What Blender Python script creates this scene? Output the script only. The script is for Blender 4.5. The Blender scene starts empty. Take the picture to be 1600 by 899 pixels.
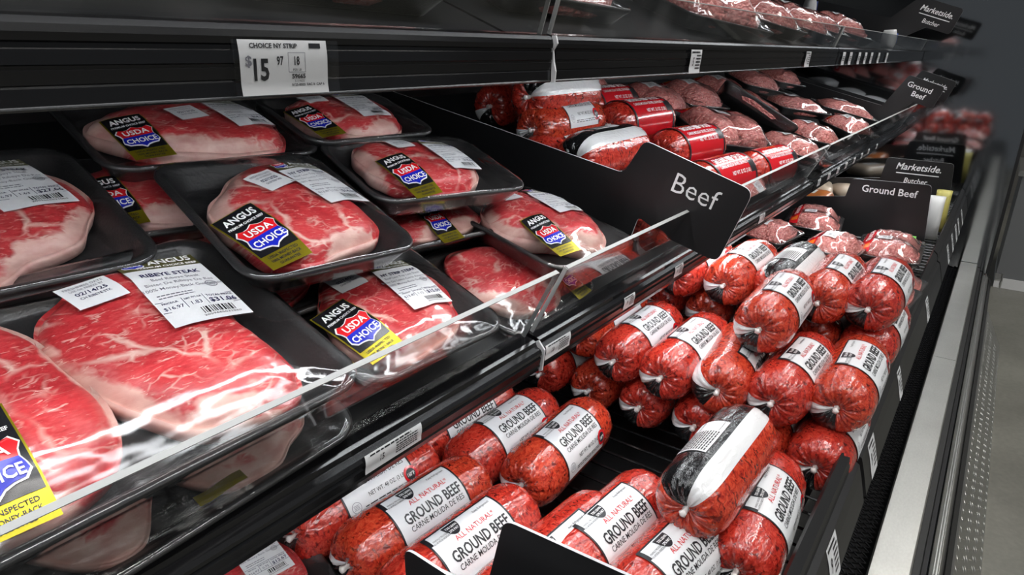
import bpy, math, random
import numpy as np
from mathutils import Matrix, Vector

S = bpy.context.scene
COL = S.collection
HC = 1.3                       # eye height above the floor; all z below are relative to it
# ------------------------------------------------------------------ camera
PITCH, YAW = math.radians(19.976), math.radians(36.869)
_h = Vector((math.cos(YAW), math.sin(YAW), 0))
_r = Vector((math.sin(YAW), -math.cos(YAW), 0))
_z = Vector((0, 0, 1))
_f = _h * math.cos(PITCH) - _z * math.sin(PITCH)
_u = _h * math.sin(PITCH) + _z * math.cos(PITCH)
cam = bpy.data.cameras.new('camera')
cam.sensor_width = 36.0
cam.lens = 22.5
cam.clip_start = 0.01
camo = bpy.data.objects.new('camera', cam)
COL.objects.link(camo)
camo.matrix_world = Matrix(((_r.x, _u.x, -_f.x, 0), (_r.y, _u.y, -_f.y, 0), (_r.z, _u.z, -_f.z, HC), (0, 0, 0, 1)))
S.camera = camo
# ------------------------------------------------------------------ world, exposure
W = bpy.data.worlds.new('store_air')
S.world = W
W.use_nodes = True
W.node_tree.nodes['Background'].inputs[0].default_value = (0.80, 0.86, 0.92, 1)
W.node_tree.nodes['Background'].inputs[1].default_value = 0.13
S.view_settings.view_transform = 'Standard'
S.view_settings.look = 'None'
S.view_settings.gamma = 1
S.view_settings.use_curve_mapping = False
S.view_settings.exposure = 0.0
CEIL_E, LED_E, CANOPY_E = 30.0, 30.0, 14.0

# ------------------------------------------------------------------ materials
MATS = {}
def mat(name, color=(0.5, 0.5, 0.5), rough=0.5, metal=0.0, spec=0.5, coat=0.0, emit=None, es=0.0):
    m = bpy.data.materials.new(name)
    m.use_nodes = True
    b = m.node_tree.nodes['Principled BSDF']
    b.inputs['Base Color'].default_value = (*color, 1)
    b.inputs['Roughness'].default_value = rough
    b.inputs['Metallic'].default_value = metal
    b.inputs['Specular IOR Level'].default_value = spec
    b.inputs['Coat Weight'].default_value = coat
    b.inputs['Coat Roughness'].default_value = 0.06
    if emit:
        b.inputs['Emission Color'].default_value = (*emit, 1)
        b.inputs['Emission Strength'].default_value = es
    MATS[name] = m
    return m
class NT:
    """tiny node helper"""
    def __init__(s, m):
        s.t = m.node_tree
        s.b = s.t.nodes.get('Principled BSDF')
    def n(s, ty, **kw):
        x = s.t.nodes.new(ty)
        for k, v in kw.items():
            setattr(x, k, v)
        return x
    def l(s, a, b):
        s.t.links.new(a, b)
    def val(s, sock, v):
        if hasattr(v, 'is_output'):
            s.l(v, sock)
        else:
            sock.default_value = v
    def math(s, op, a, b=0.0, c=None):
        x = s.n('ShaderNodeMath', operation=op)
        s.val(x.inputs[0], a); s.val(x.inputs[1], b)
        if c is not None: s.val(x.inputs[2], c)
        return x.outputs[0]
    def mix(s, f, a, b):
        x = s.n('ShaderNodeMix', data_type='RGBA')
        s.val(x.inputs[0], f)
        s.val(x.inputs[6], a if hasattr(a, 'is_output') else (*a, 1))
        s.val(x.inputs[7], b if hasattr(b, 'is_output') else (*b, 1))
        return x.outputs[2]
    def noise(s, vec, scale, detail=2.0, rough=0.5, dist=0.0):
        x = s.n('ShaderNodeTexNoise')
        s.l(vec, x.inputs['Vector'])
        x.inputs['Scale'].default_value = scale
        x.inputs['Detail'].default_value = detail
        x.inputs['Roughness'].default_value = rough
        x.inputs['Distortion'].default_value = dist
        return x.outputs[0]
    def voro(s, vec, scale, feat='F1', out=0, rnd=1.0):
        x = s.n('ShaderNodeTexVoronoi', feature=feat)
        s.l(vec, x.inputs['Vector'])
        x.inputs['Scale'].default_value = scale
        x.inputs['Randomness'].default_value = rnd
        return x.outputs[out]
    def mapping(s, vec, scale=(1, 1, 1), rot=(0, 0, 0), loc=(0, 0, 0)):
        x = s.n('ShaderNodeMapping')
        s.l(vec, x.inputs[0])
        x.inputs['Scale'].default_value = scale
        x.inputs['Rotation'].default_value = rot
        x.inputs['Location'].default_value = loc
        return x.outputs[0]
    def ramp(s, f, stops):
        x = s.n('ShaderNodeValToRGB')
        s.l(f, x.inputs[0])
        e = x.color_ramp.elements
        while len(e) < len(stops): e.new(0.5)
        for q, (p, c) in zip(e, stops):
            q.position = p
            q.color = (*c, 1) if len(c) == 3 else c
        return x.outputs[0]
    def step(s, v, a, b):
        x = s.n('ShaderNodeMapRange')
        s.l(v, x.inputs[0])
        x.inputs[1].default_value = a; x.inputs[2].default_value = b
        return x.outputs[0]
    def bump(s, h, strength=0.3, dist=0.001):
        x = s.n('ShaderNodeBump')
        s.l(h, x.inputs['Height'])
        x.inputs['Strength'].default_value = strength
        x.inputs['Distance'].default_value = dist
        return x.outputs[0]
    def schlick(s, nb=None, f0=0.04):
        lw = s.n('ShaderNodeLayerWeight'); lw.inputs[0].default_value = 0.5
        if nb is not None: s.l(nb, lw.inputs['Normal'])
        return s.math('ADD', s.math('MULTIPLY', s.math('POWER', lw.outputs['Facing'], 5.0), 1.0 - f0), f0)
    def obj(s):
        return s.n('ShaderNodeTexCoord').outputs['Object']
    def uv(s):
        return s.n('ShaderNodeTexCoord').outputs['UV']
    def objrand(s):
        return s.n('ShaderNodeObjectInfo').outputs['Random']

mat('black_gloss', (0.008, 0.008, 0.009), 0.16, spec=0.55)
mat('black_satin', (0.012, 0.012, 0.013), 0.38)
mat('black_matte', (0.010, 0.010, 0.011), 0.6, spec=0.3)
mat('white_paper', (0.72, 0.73, 0.75), 0.32)
mat('white_edge', (0.62, 0.62, 0.64), 0.4)
mat('ink', (0.012, 0.012, 0.016), 0.4)
mat('ink_blue', (0.03, 0.03, 0.09), 0.4)
mat('ink_grey', (0.22, 0.22, 0.26), 0.4)
mat('ink_red', (0.62, 0.03, 0.04), 0.4)
mat('print_white', (0.85, 0.85, 0.86), 0.35)
mat('shield_red', (0.62, 0.012, 0.018), 0.25)
mat('shield_blue', (0.012, 0.02, 0.42), 0.25)
mat('label_black', (0.010, 0.010, 0.012), 0.22)
mat('olive', (0.075, 0.068, 0.018), 0.3)
mat('label_red', (0.58, 0.012, 0.02), 0.22, coat=0.5)
mat('label_orange', (0.75, 0.16, 0.02), 0.25)
mat('silver_film', (0.72, 0.73, 0.76), 0.28, metal=0.35)
mat('steel', (0.62, 0.61, 0.57), 0.3, metal=1.0)
mat('aluminium', (0.55, 0.55, 0.53), 0.34, metal=1.0)
mat('rubber', (0.016, 0.016, 0.016), 0.5)
mat('clip', (0.82, 0.78, 0.76), 0.35)
mat('led', (0.9, 0.9, 0.9), 0.4, emit=(0.94, 0.97, 1.0), es=LED_E)
mat('led_canopy', (0.9, 0.9, 0.9), 0.4, emit=(0.94, 0.97, 1.0), es=CANOPY_E)
mat('lamp_glow', (0.9, 0.9, 0.9), 0.4, emit=(1.0, 0.98, 0.94), es=CEIL_E)
mat('lamp_housing', (0.6, 0.6, 0.6), 0.5)
mat('plastic_white', (0.68, 0.68, 0.68), 0.35)
mat('orange_food', (0.55, 0.16, 0.03), 0.35, coat=0.6)
mat('pale_food', (0.62, 0.50, 0.38), 0.4, coat=0.6)
mat('green_sticker', (0.18, 0.55, 0.08), 0.4)
mat('cabinet_grey', (0.16, 0.165, 0.17), 0.45)
mat('wall_taupe', (0.10, 0.095, 0.085), 0.7)
mat('yellow_bag', (0.5, 0.45, 0.12), 0.4)
mat('blue_print', (0.02, 0.09, 0.5), 0.3)

def m_gold():
    m = mat('gold_foil', (0.42, 0.34, 0.02), 0.28, metal=0.75)
m_gold()

def m_foam():
    m = mat('foam_tray', (0.026, 0.026, 0.027), 0.34, spec=0.5)
    t = NT(m)
    h = t.voro(t.obj(), 420)
    t.l(t.bump(h, 0.22, 0.0006), t.b.inputs['Normal'])
m_foam()

def m_film(name, wr=0.25, boost=1.7):
    m = bpy.data.materials.new(name); m.use_nodes = True
    MATS[name] = m
    t = NT(m); nt = m.node_tree
    nt.nodes.remove(nt.nodes['Principled BSDF']); out = nt.nodes['Material Output']
    o = t.obj()
    n1 = t.noise(t.mapping(o, (1, 1, 0.5)), 22, 1.0, 0.5, 0.6)
    n2 = t.noise(t.mapping(o, (1.0, 0.10, 0.3), (0, 0, 0.5)), 110, 1.0)
    n3 = t.noise(t.mapping(o, (0.10, 1.0, 0.3), (0, 0, -0.3)), 90, 1.0)
    hh = t.math('ADD', t.math('MULTIPLY', n1, 1.5), t.math('MULTIPLY', t.math('ADD', n2, n3), 0.22))
    nb = t.bump(hh, wr, 0.004)
    g = t.n('ShaderNodeBsdfGlossy'); g.inputs['Roughness'].default_value = 0.09
    g.inputs['Color'].default_value = (1, 1, 1, 1)
    t.l(nb, g.inputs['Normal'])
    tr = t.n('ShaderNodeBsdfTransparent'); tr.inputs[0].default_value = (0.97, 0.97, 0.97, 1)
    mx = t.n('ShaderNodeMixShader')
    t.l(t.math('MINIMUM', t.math('MULTIPLY', t.schlick(nb), boost), 1.0), mx.inputs[0])
    t.l(tr.outputs[0], mx.inputs[1]); t.l(g.outputs[0], mx.inputs[2])
    t.l(mx.outputs[0], out.inputs[0])
m_film('film')

def m_acrylic():
    m = bpy.data.materials.new('acrylic'); m.use_nodes = True
    MATS['acrylic'] = m
    t = NT(m); nt = m.node_tree
    nt.nodes.remove(nt.nodes['Principled BSDF']); out = nt.nodes['Material Output']
    g = t.n('ShaderNodeBsdfGlossy'); g.inputs['Roughness'].default_value = 0.03
    tr = t.n('ShaderNodeBsdfTransparent'); tr.inputs[0].default_value = (0.93, 0.94, 0.94, 1)
    d = t.n('ShaderNodeBsdfDiffuse'); d.inputs[0].default_value = (0.6, 0.6, 0.6, 1)
    sm = t.noise(t.mapping(t.obj(), (1, 3, 1)), 14, 4)
    m0 = t.n('ShaderNodeMixShader'); t.l(t.math('MULTIPLY', t.step(sm, 0.45, 0.8), 0.10), m0.inputs[0])
    t.l(tr.outputs[0], m0.inputs[1]); t.l(d.outputs[0], m0.inputs[2])
    mx = t.n('ShaderNodeMixShader'); t.l(t.schlick(), mx.inputs[0])
    t.l(m0.outputs[0], mx.inputs[1]); t.l(g.outputs[0], mx.inputs[2])
    t.l(mx.outputs[0], out.inputs[0])
    mat('acrylic_edge', (0.34, 0.345, 0.34), 0.35)
m_acrylic()

def m_steak():
    m = mat('steak_meat', rough=0.33, spec=0.5)
    t = NT(m)
    uv = t.uv()
    rnd = t.objrand()
    off = t.n('ShaderNodeCombineXYZ'); t.l(t.math('MULTIPLY', rnd, 9.0), off.inputs[0]); t.l(t.math('MULTIPLY', rnd, 5.0), off.inputs[1])
    ad = t.n('ShaderNodeVectorMath', operation='ADD'); t.l(uv, ad.inputs[0]); t.l(off.outputs[0], ad.inputs[1])
    v = ad.outputs[0]
    # lean colour with grain
    grain = t.noise(t.mapping(v, (1, 2.6, 1), (0, 0, 0.6)), 140, 4, 0.6)
    broad = t.noise(v, 22, 2)
    lean = t.ramp(t.math('ADD', t.math('MULTIPLY', grain, 0.6), t.math('MULTIPLY', broad, 0.4)),
                  [(0.30, (0.42, 0.018, 0.026)), (0.52, (0.60, 0.050, 0.058)), (0.78, (0.70, 0.16, 0.15))])
    # warped coordinates for the fat seams
    wn = t.n('ShaderNodeTexNoise'); t.l(v, wn.inputs['Vector']); wn.inputs['Scale'].default_value = 28; wn.inputs['Detail'].default_value = 3
    sc = t.n('ShaderNodeVectorMath', operation='SCALE'); t.l(wn.outputs[1], sc.inputs[0]); sc.inputs[3].default_value = 0.030
    wv = t.n('ShaderNodeVectorMath', operation='ADD'); t.l(v, wv.inputs[0]); t.l(sc.outputs[0], wv.inputs[1])
    wv = wv.outputs[0]
    e1 = t.voro(wv, 15, 'DISTANCE_TO_EDGE')
    msk1 = t.step(t.noise(v, 17, 1), 0.47, 0.60)
    seam = t.math('MULTIPLY', t.math('SUBTRACT', 1.0, t.step(e1, 0.006, 0.050)), msk1)
    e2 = t.voro(t.mapping(wv, (1, 1.9, 1), (0, 0, 0.5)), 62, 'DISTANCE_TO_EDGE')
    msk2 = t.step(t.noise(v, 40, 2), 0.50, 0.66)
    fine = t.math('MULTIPLY', t.math('SUBTRACT', 1.0, t.step(e2, 0.01, 0.10)), t.math('MULTIPLY', msk2, 0.85))
    fleck = t.math('MULTIPLY', t.step(t.noise(t.mapping(v, (1, 3.2, 1), (0, 0, 0.9)), 95, 3, 0.6, 1.0), 0.60, 0.68), 0.75)
    at = t.n('ShaderNodeAttribute'); at.attribute_name = 'fat'
    fa = t.math('ADD', at.outputs['Fac'], t.math('MULTIPLY', t.math('SUBTRACT', t.noise(wv, 45, 3), 0.5), 0.9))
    cap = t.math('MULTIPLY', t.step(fa, 0.45, 0.62), t.step(at.outputs['Fac'], 0.05, 0.2))
    allf = t.math('MINIMUM', t.math('ADD', t.math('ADD', seam, fine), t.math('ADD', fleck, cap)), 1.0)
    fat = t.ramp(t.noise(v, 60, 3), [(0.3, (0.66, 0.33, 0.29)), (0.7, (0.84, 0.58, 0.51))])
    t.l(t.mix(allf, lean, fat), t.b.inputs['Base Color'])
    t.l(t.bump(t.math('ADD', t.math('MULTIPLY', allf, 0.6), grain), 0.30, 0.0010), t.b.inputs['Normal'])
    t.b.inputs['Subsurface Weight'].default_value = 0.0
m_steak()

def m_ground():
    m = mat('ground_meat', rough=0.36, spec=0.5)
    t = NT(m)
    o = t.obj()
    wn = t.n('ShaderNodeTexNoise'); t.l(o, wn.inputs['Vector']); wn.inputs['Scale'].default_value = 60
    sc = t.n('ShaderNodeVectorMath', operation='SCALE'); t.l(wn.outputs[1], sc.inputs[0]); sc.inputs[3].default_value = 0.012
    wv = t.n('ShaderNodeVectorMath', operation='ADD'); t.l(o, wv.inputs[0]); t.l(sc.outputs[0], wv.inputs[1])
    d = t.voro(t.mapping(wv.outputs[0], (1, 2.4, 1.4), (0, 0, 0.4)), 95)
    fl = t.noise(o, 210, 2)
    col = t.ramp(d, [(0.0, (0.74, 0.33, 0.29)), (0.5, (0.62, 0.20, 0.18)), (0.95, (0.38, 0.08, 0.075))])
    col = t.mix(t.step(fl, 0.58, 0.68), col, (0.74, 0.42, 0.37))
    t.l(col, t.b.inputs['Base Color'])
    t.l(t.bump(t.math('SUBTRACT', 1.0, d), 0.9, 0.004), t.b.inputs['Normal'])
m_ground()

def m_chub(name, warm=0.0):
    m = mat(name, rough=0.22, spec=0.6, coat=0.7)
    t = NT(m)
    sp = t.n('ShaderNodeSeparateXYZ'); t.l(t.uv(), sp.inputs[0]); u = sp.outputs[0]
    o = t.obj()
    # dark ground strands printed / seen through the film
    wn = t.n('ShaderNodeTexNoise'); t.l(o, wn.inputs['Vector']); wn.inputs['Scale'].default_value = 55
    sc = t.n('ShaderNodeVectorMath', operation='SCALE'); t.l(wn.outputs[1], sc.inputs[0]); sc.inputs[3].default_value = 0.02
    wv = t.n('ShaderNodeVectorMath', operation='ADD'); t.l(o, wv.inputs[0]); t.l(sc.outputs[0], wv.inputs[1])
    d = t.voro(t.mapping(wv.outputs[0], (2.4, 1, 1), (0.4, 0.5, 0.7)), 150)
    k = t.noise(t.mapping(wv.outputs[0], (1, 1.8, 1), (0, 0, 0.8)), 150, 3, 0.6, 0.6)
    red = t.ramp(k, [(0.30, (0.27, 0.010, 0.008)), (0.52, (0.52 + warm, 0.034 + warm * 0.25, 0.020)), (0.80, (0.66, 0.09 + warm * 0.4, 0.05))])
    dark = t.math('MULTIPLY', t.step(d, 0.52, 0.74), t.step(t.noise(o, 90, 2), 0.42, 0.58))
    red = t.mix(t.math('MULTIPLY', dark, 0.80), red, (0.055, 0.004, 0.005))
    w = t.math('MULTIPLY', t.math('GREATER_THAN', u, 0.172), t.math('LESS_THAN', u, 0.262))
    b = t.math('ADD', t.math('LESS_THAN', u, 0.172), t.math('GREATER_THAN', u, 0.985))
    col = t.mix(w, red, (0.76, 0.76, 0.77))
    col = t.mix(b, col, (0.010, 0.010, 0.011))
    t.l(col, t.b.inputs['Base Color'])
    cr = t.noise(t.mapping(o, (0.6, 1.3, 1.3)), 60, 3, 0.6, 1.5)
    t.l(t.bump(cr, 0.30, 0.004), t.b.inputs['Normal'])
    t.l(t.bump(cr, 0.26, 0.004), t.b.inputs['Coat Normal'])
m_chub('chub_casing')
m_chub('chub_casing_warm', 0.06)

def m_steel():
    m = MATS['steel']; t = NT(m)
    o = t.obj()
    n = t.noise(t.mapping(o, (0.5, 1, 1)), 260, 3)
    st = t.noise(o, 9, 4)
    t.l(t.ramp(t.math('ADD', t.math('MULTIPLY', n, 0.5), t.math('MULTIPLY', st, 0.5)), [(0.3, (0.60, 0.59, 0.55)), (0.65, (0.72, 0.71, 0.67))]), t.b.inputs['Base Color'])
    t.l(t.ramp(n, [(0.3, (0.34,) * 3), (0.7, (0.42,) * 3)]), t.b.inputs['Roughness'])
m_steel()

def m_floor():
    m = mat('concrete', rough=0.4); t = NT(m); o = t.obj()
    a = t.noise(o, 3.2, 6, 0.6); b = t.noise(o, 60, 3)
    t.l(t.ramp(t.math('ADD', t.math('MULTIPLY', a, 0.7), t.math('MULTIPLY', b, 0.3)), [(0.3, (0.10, 0.097, 0.082)), (0.7, (0.19, 0.185, 0.16))]), t.b.inputs['Base Color'])
m_floor()

def m_mirror():
    m = mat('polished_panel', (0.36, 0.37, 0.38), 0.06, metal=1.0); t = NT(m)
    t.l(t.bump(t.noise(t.obj(), 3.0, 2), 0.05, 0.02), t.b.inputs['Normal'])
m_mirror()
mat('scuffed_black', (0.014, 0.014, 0.015), 0.3)

# ------------------------------------------------------------------ mesh helpers
def link(o, parent=None):
    COL.objects.link(o)
    if parent is not None: o.parent = parent
    return o
def mesh(name, verts, faces, m, smooth=False, uvs=None):
    me = bpy.data.meshes.new(name)
    me.from_pydata([tuple(map(float, v)) for v in verts], [], [tuple(f) for f in faces])
    ms = m if isinstance(m, (list, tuple)) else [m]
    for k in ms: me.materials.append(MATS[k])
    if uvs is not None:
        l = me.uv_layers.new(name='UVMap')
        l.data.foreach_set('uv', np.asarray(uvs, dtype=np.float32).ravel())
    if smooth:
        me.polygons.foreach_set('use_smooth', [True] * len(me.polygons))
    me.update()
    return me
def obj(name, me, parent=None, **props):
    o = bpy.data.objects.new(name, me)
    link(o, parent)
    for k, v in props.items(): o[k] = v
    return o
def thing(name, label, cat, group=None, M=None):
    o = bpy.data.objects.new(name, None)
    o.empty_display_size = 0.02
    link(o)
    o['label'] = label; o['category'] = cat
    if group: o['group'] = group
    if M is not None: o.matrix_world = M
    return o
def tag(o, label, cat, group=None):
    o['label'] = label; o['category'] = cat
    if group: o['group'] = group
    return o
def struct(o):
    o['kind'] = 'structure'
    return o
class MB:
    def __init__(s): s.v = []; s.f = []; s.mi = []
    def add(s, vs, fs, mi=0):
        k = len(s.v); s.v += [tuple(x) for x in vs]
        s.f += [tuple(i + k for i in q) for q in fs]; s.mi += [mi] * len(fs)
        return s
    def box(s, a, b, mi=0):
        (x0, y0, z0), (x1, y1, z1) = a, b
        return s.add([(x0, y0, z0), (x1, y0, z0), (x1, y1, z0), (x0, y1, z0), (x0, y0, z1), (x1, y0, z1), (x1, y1, z1), (x0, y1, z1)],
                     [(0, 3, 2, 1), (4, 5, 6, 7), (0, 1, 5, 4), (1, 2, 6, 5), (2, 3, 7, 6), (3, 0, 4, 7)], mi)
    def extX(s, prof, x0, x1, mi=0):
        """closed (y,z) profile extruded along x"""
        n = len(prof)
        vs = [(x0, y, z) for y, z in prof] + [(x1, y, z) for y, z in prof]
        fs = [(i, (i + 1) % n, n + (i + 1) % n, n + i) for i in range(n)] + [tuple(range(n))[::-1], tuple(range(n, 2 * n))]
        return s.add(vs, fs, mi)
    def tube(s, p, q, r, n=6, mi=0):
        p = Vector(p); q = Vector(q); d = (q - p).normalized()
        a = d.orthogonal().normalized(); b = d.cross(a)
        vs = []
        for c in (p, q):
            for i in range(n):
                t = 2 * math.pi * i / n
                vs.append(c + a * (r * math.cos(t)) + b * (r * math.sin(t)))
        fs = [(i, (i + 1) % n, n + (i + 1) % n, n + i) for i in range(n)] + [tuple(range(n))[::-1], tuple(range(n, 2 * n))]
        return s.add(vs, fs, mi)
    def mesh(s, name, m, smooth=False):
        me = mesh(name, s.v, s.f, m, smooth)
        if isinstance(m, (list, tuple)) and len(m) > 1:
            me.polygons.foreach_set('material_index', s.mi)
        return me
def up(pts, dz=HC): return [(y, z + dz) for y, z in pts]
def rounded(poly, radii, seg=5):
    """round the corners of a 2-D polygon"""
    out = []; n = len(poly)
    for i in range(n):
        p = np.array(poly[i], float); r = radii[i] if isinstance(radii, (list, tuple)) else radii
        if r <= 0: out.append(tuple(p)); continue
        a = np.array(poly[i - 1], float) - p; b = np.array(poly[(i + 1) % n], float) - p
        la, lb = np.linalg.norm(a), np.linalg.norm(b)
        a /= la; b /= lb
        ang = math.acos(max(-1, min(1, a @ b)))
        t = min(r / math.tan(ang / 2), la * .48, lb * .48)
        p1, p2 = p + a * t, p + b * t
        for k in range(seg + 1):
            s_ = k / seg
            out.append(tuple((1 - s_) ** 2 * p1 + 2 * s_ * (1 - s_) * p + s_ ** 2 * p2))
    return out

# ------------------------------------------------------------------ lettering
_TC = {}
def text2d(body, size, bold=0.0, shear=0.0, sx=1.0):
    """flat letters, centred on the origin: (verts Nx2, faces, width)"""
    key = (body, bold, shear)
    if key not in _TC:
        cu = bpy.data.curves.new('t', 'FONT')
        cu.body = body; cu.size = 1.0; cu.offset = bold; cu.shear = shear; cu.resolution_u = 2
        cu.align_x = 'LEFT'
        o = bpy.data.objects.new('t', cu)
        me = o.to_mesh()
        v = np.array([(p.co.x, p.co.y) for p in me.vertices]) if len(me.vertices) else np.zeros((0, 2))
        f = [tuple(p.vertices) for p in me.polygons]
        o.to_mesh_clear(); bpy.data.objects.remove(o); bpy.data.curves.remove(cu)
        _TC[key] = (v, f)
    v, f = _TC[key]
    v = v.copy()
    mn, mx = v.min(0), v.max(0)
    v[:, 0] -= (mn[0] + mx[0]) / 2
    v[:, 1] -= 0.35
    v *= size
    v[:, 0] *= sx
    return v, f, (mx[0] - mn[0]) * size * sx
class Flat:
    """collects flat shapes in label coordinates (a right, b up)"""
    def __init__(s): s.v = []; s.f = []
    def text(s, body, a, b, size, bold=0.0, shear=0.0, sx=1.0, align='c', fit=None, rot=0.0):
        v, f, w = text2d(body, size, bold, shear, sx)
        if fit: v[:, 0] *= fit / w; w = fit
        if align == 'l': v[:, 0] += w / 2
        if align == 'r': v[:, 0] -= w / 2
        if rot:
            c_, s_ = math.cos(rot), math.sin(rot)
            v = np.stack([v[:, 0] * c_ - v[:, 1] * s_, v[:, 0] * s_ + v[:, 1] * c_], 1)
        k = len(s.v); s.v += [(x + a, y + b) for x, y in v]; s.f += [tuple(i + k for i in q) for q in f]
        return s
    def rect(s, a0, b0, a1, b1, na=1, nb=1):
        k = len(s.v)
        for j in range(nb + 1):
            for i in range(na + 1): s.v.append((a0 + (a1 - a0) * i / na, b0 + (b1 - b0) * j / nb))
        for j in range(nb):
            for i in range(na):
                q = k + j * (na + 1) + i
                s.f.append((q, q + 1, q + na + 2, q + na + 1))
        return s
    def poly(s, pts):
        k = len(s.v); s.v += [tuple(p) for p in pts]; s.f.append(tuple(range(k, k + len(pts)))); return s
    def fan(s, pts):
        k = len(s.v); c = np.mean(np.array(pts), 0); s.v.append(tuple(c)); s.v += [tuple(p) for p in pts]; n = len(pts)
        s.f += [(k, k + 1 + i, k + 1 + (i + 1) % n) for i in range(n)]; return s
    def disc(s, pts, rings=7, sub=3):
        """filled outline with inner rings, so that it follows a curved surface"""
        P_ = []
        for i in range(len(pts)):
            a, b = np.array(pts[i]), np.array(pts[(i + 1) % len(pts)])
            P_ += [a + (b - a) * q / sub for q in range(sub)]
        c = np.mean(np.array(pts), 0); n = len(P_); k = len(s.v); s.v.append(tuple(c))
        for r in range(1, rings + 1): s.v += [tuple(c + (p - c) * r / rings) for p in P_]
        s.f += [(k, k + 1 + i, k + 1 + (i + 1) % n) for i in range(n)]
        for r in range(rings - 1):
            o_ = k + 1 + r * n
            s.f += [(o_ + i, o_ + n + i, o_ + n + (i + 1) % n, o_ + (i + 1) % n) for i in range(n)]
        return s
    def ring(s, a, b, r0, r1, n=20, ry=1.0):
        k = len(s.v)
        for i in range(n):
            t = 2 * math.pi * i / n
            s.v.append((a + r0 * math.cos(t), b + ry * r0 * math.sin(t))); s.v.append((a + r1 * math.cos(t), b + ry * r1 * math.sin(t)))
        for i in range(n):
            j = (i + 1) % n; s.f.append((k + 2 * i, k + 2 * i + 1, k + 2 * j + 1, k + 2 * j))
        return s
    def lines(s, a0, a1, b0, b1, n, seed=0, h=0.5):
        """rows of tiny print"""
        rr = random.Random(seed)
        for i in range(n):
            bb = b0 + (b1 - b0) * (i + 0.5) / n; hh = abs(b1 - b0) / n * h / 2
            a = a0
            while a < a1:
                w = (a1 - a0) * rr.uniform(0.06, 0.16); s.rect(a, bb - hh, min(a + w, a1), bb + hh); a += w + (a1 - a0) * 0.025
        return s
    def barcode(s, a0, a1, b0, b1, seed=0):
        rr = random.Random(seed); a = a0
        while a < a1:
            w = rr.choice([.0006, .0006, .0010, .0015]); s.rect(a, b0, min(a + w, a1), b1); a += w + rr.choice([.0006, .0008, .0012])
        return s
    def mesh(s, name, m, fn, smooth=True):
        return mesh(name, [fn(a, b) for a, b in s.v], s.f, m, smooth)

def shield_pts(cx, cy, w, h, part='all', n=10):
    """badge outline: scooped top, wavy sides, scalloped bottom"""
    top = [(-.5, .30), (-.40, .46), (-.28, .40), (-.14, .42), (0, .52), (.14, .42), (.28, .40), (.40, .46), (.5, .30), (.44, .16), (.42, .02)]
    bot = [(.46, -.12), (.48, -.26), (.38, -.40), (.22, -.42), (.10, -.46), (0, -.56), (-.10, -.46), (-.22, -.42), (-.38, -.40), (-.48, -.26), (-.46, -.12), (-.42, .02), (-.44, .16)]
    if part == 'top': p = top + [(-.42, .02), (-.44, .16)]
    elif part == 'bottom': p = [(.42, .02)] + bot[:-1]
    else: p = top + bot
    return [(cx + x * w, cy + y * h) for x, y in p]

# ------------------------------------------------------------------ room
FLOOR = 0.0
b = MB().box((-3, -6, -0.05), (9, 1.2, 0.0))
floor = struct(obj('floor', b.mesh('floor', 'concrete')))
for y in (-0.62, -3.0):
    pass
b = MB().box((1.62, -6, -0.0), (1.628, -0.05, 0.0015)); obj('floor_joint', b.mesh('floor_joint', 'rubber'), floor)
b = MB().box((-3, -2.2, 0), (9, -2.193, 0.0015)); obj('floor_joint', b.mesh('floor_joint', 'rubber'), floor)
b = MB().box((7.5, -6, 0), (7.6, 1.2, 4.2)); struct(obj('wall_far', b.mesh('wall_far', 'wall_taupe')))
b = MB().box((-2.6, 0.955, 0), (3.4, 1.0, 2.3)); struct(obj('wall_back', b.mesh('wall_back', 'black_matte')))
# polished end panel of the case
b = MB().box((3.4, -0.068, 0), (3.44, 1.0, 2.3)); ep = struct(obj('wall_right', b.mesh('wall_right', 'polished_panel')))
b = MB().box((3.39, -0.078, 0.02), (3.445, -0.066, 2.3)); obj('edge_trim', b.mesh('edge_trim', 'black_satin'), ep)
# canopy over the case with its lamp
b = MB().extX([(0.10, 2.12), (0.955, 2.12), (0.955, 2.22), (0.06, 2.22), (0.06, 2.14)], -2.6, 3.4)
struct(obj('ceiling', b.mesh('canopy', 'black_satin')))
# grey cabinet further down the aisle
t = thing('end_cabinet', 'low grey cabinet at the far end of the aisle', 'cabinet', M=Matrix.Translation((4.6, -0.9, 0)))
b = MB().box((0, -0.8, 0.06), (0.6, 0.76, 0.66)); obj('body', b.mesh('body', 'cabinet_grey'), t)
b = MB().box((-0.012, -0.82, 0.66), (0.62, 0.78, 0.69)); obj('top', b.mesh('top', 'aluminium'), t)
b = MB().box((-0.006, -0.8, 0.0), (0.6, 0.76, 0.06)); obj('plinth', b.mesh('plinth', 'plastic_white'), t)
for y in (-.02,):
    b = MB().box((-0.004, y - .004, 0.08), (0.0, y + .004, 0.65)); obj('panel_seam', b.mesh('panel_seam', 'rubber'), t)
# ceiling lamps of the store
def ceiling_lamp(x, y, label, ln=2.4):
    t = thing('ceiling_lamp', label, 'lamp', 'linear store lamps', Matrix.Translation((x, y, 3.9)))
    b = MB().extX([(-.11, 0.0), (.11, 0.0), (.07, .07), (-.07, .07)], -ln / 2, ln / 2); obj('housing', b.mesh('housing', 'lamp_housing'), t)
    b = MB().box((-ln / 2 + .02, -.095, -.012), (ln / 2 - .02, .095, -.001)); obj('diffuser', b.mesh('diffuser', 'lamp_glow'), t)
for x in (-1.6, 1.2, 4.0):
    ceiling_lamp(x, -0.75, 'linear ceiling lamp over the aisle beside the case')
    ceiling_lamp(x, -3.4, 'linear ceiling lamp further across the aisle')

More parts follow.
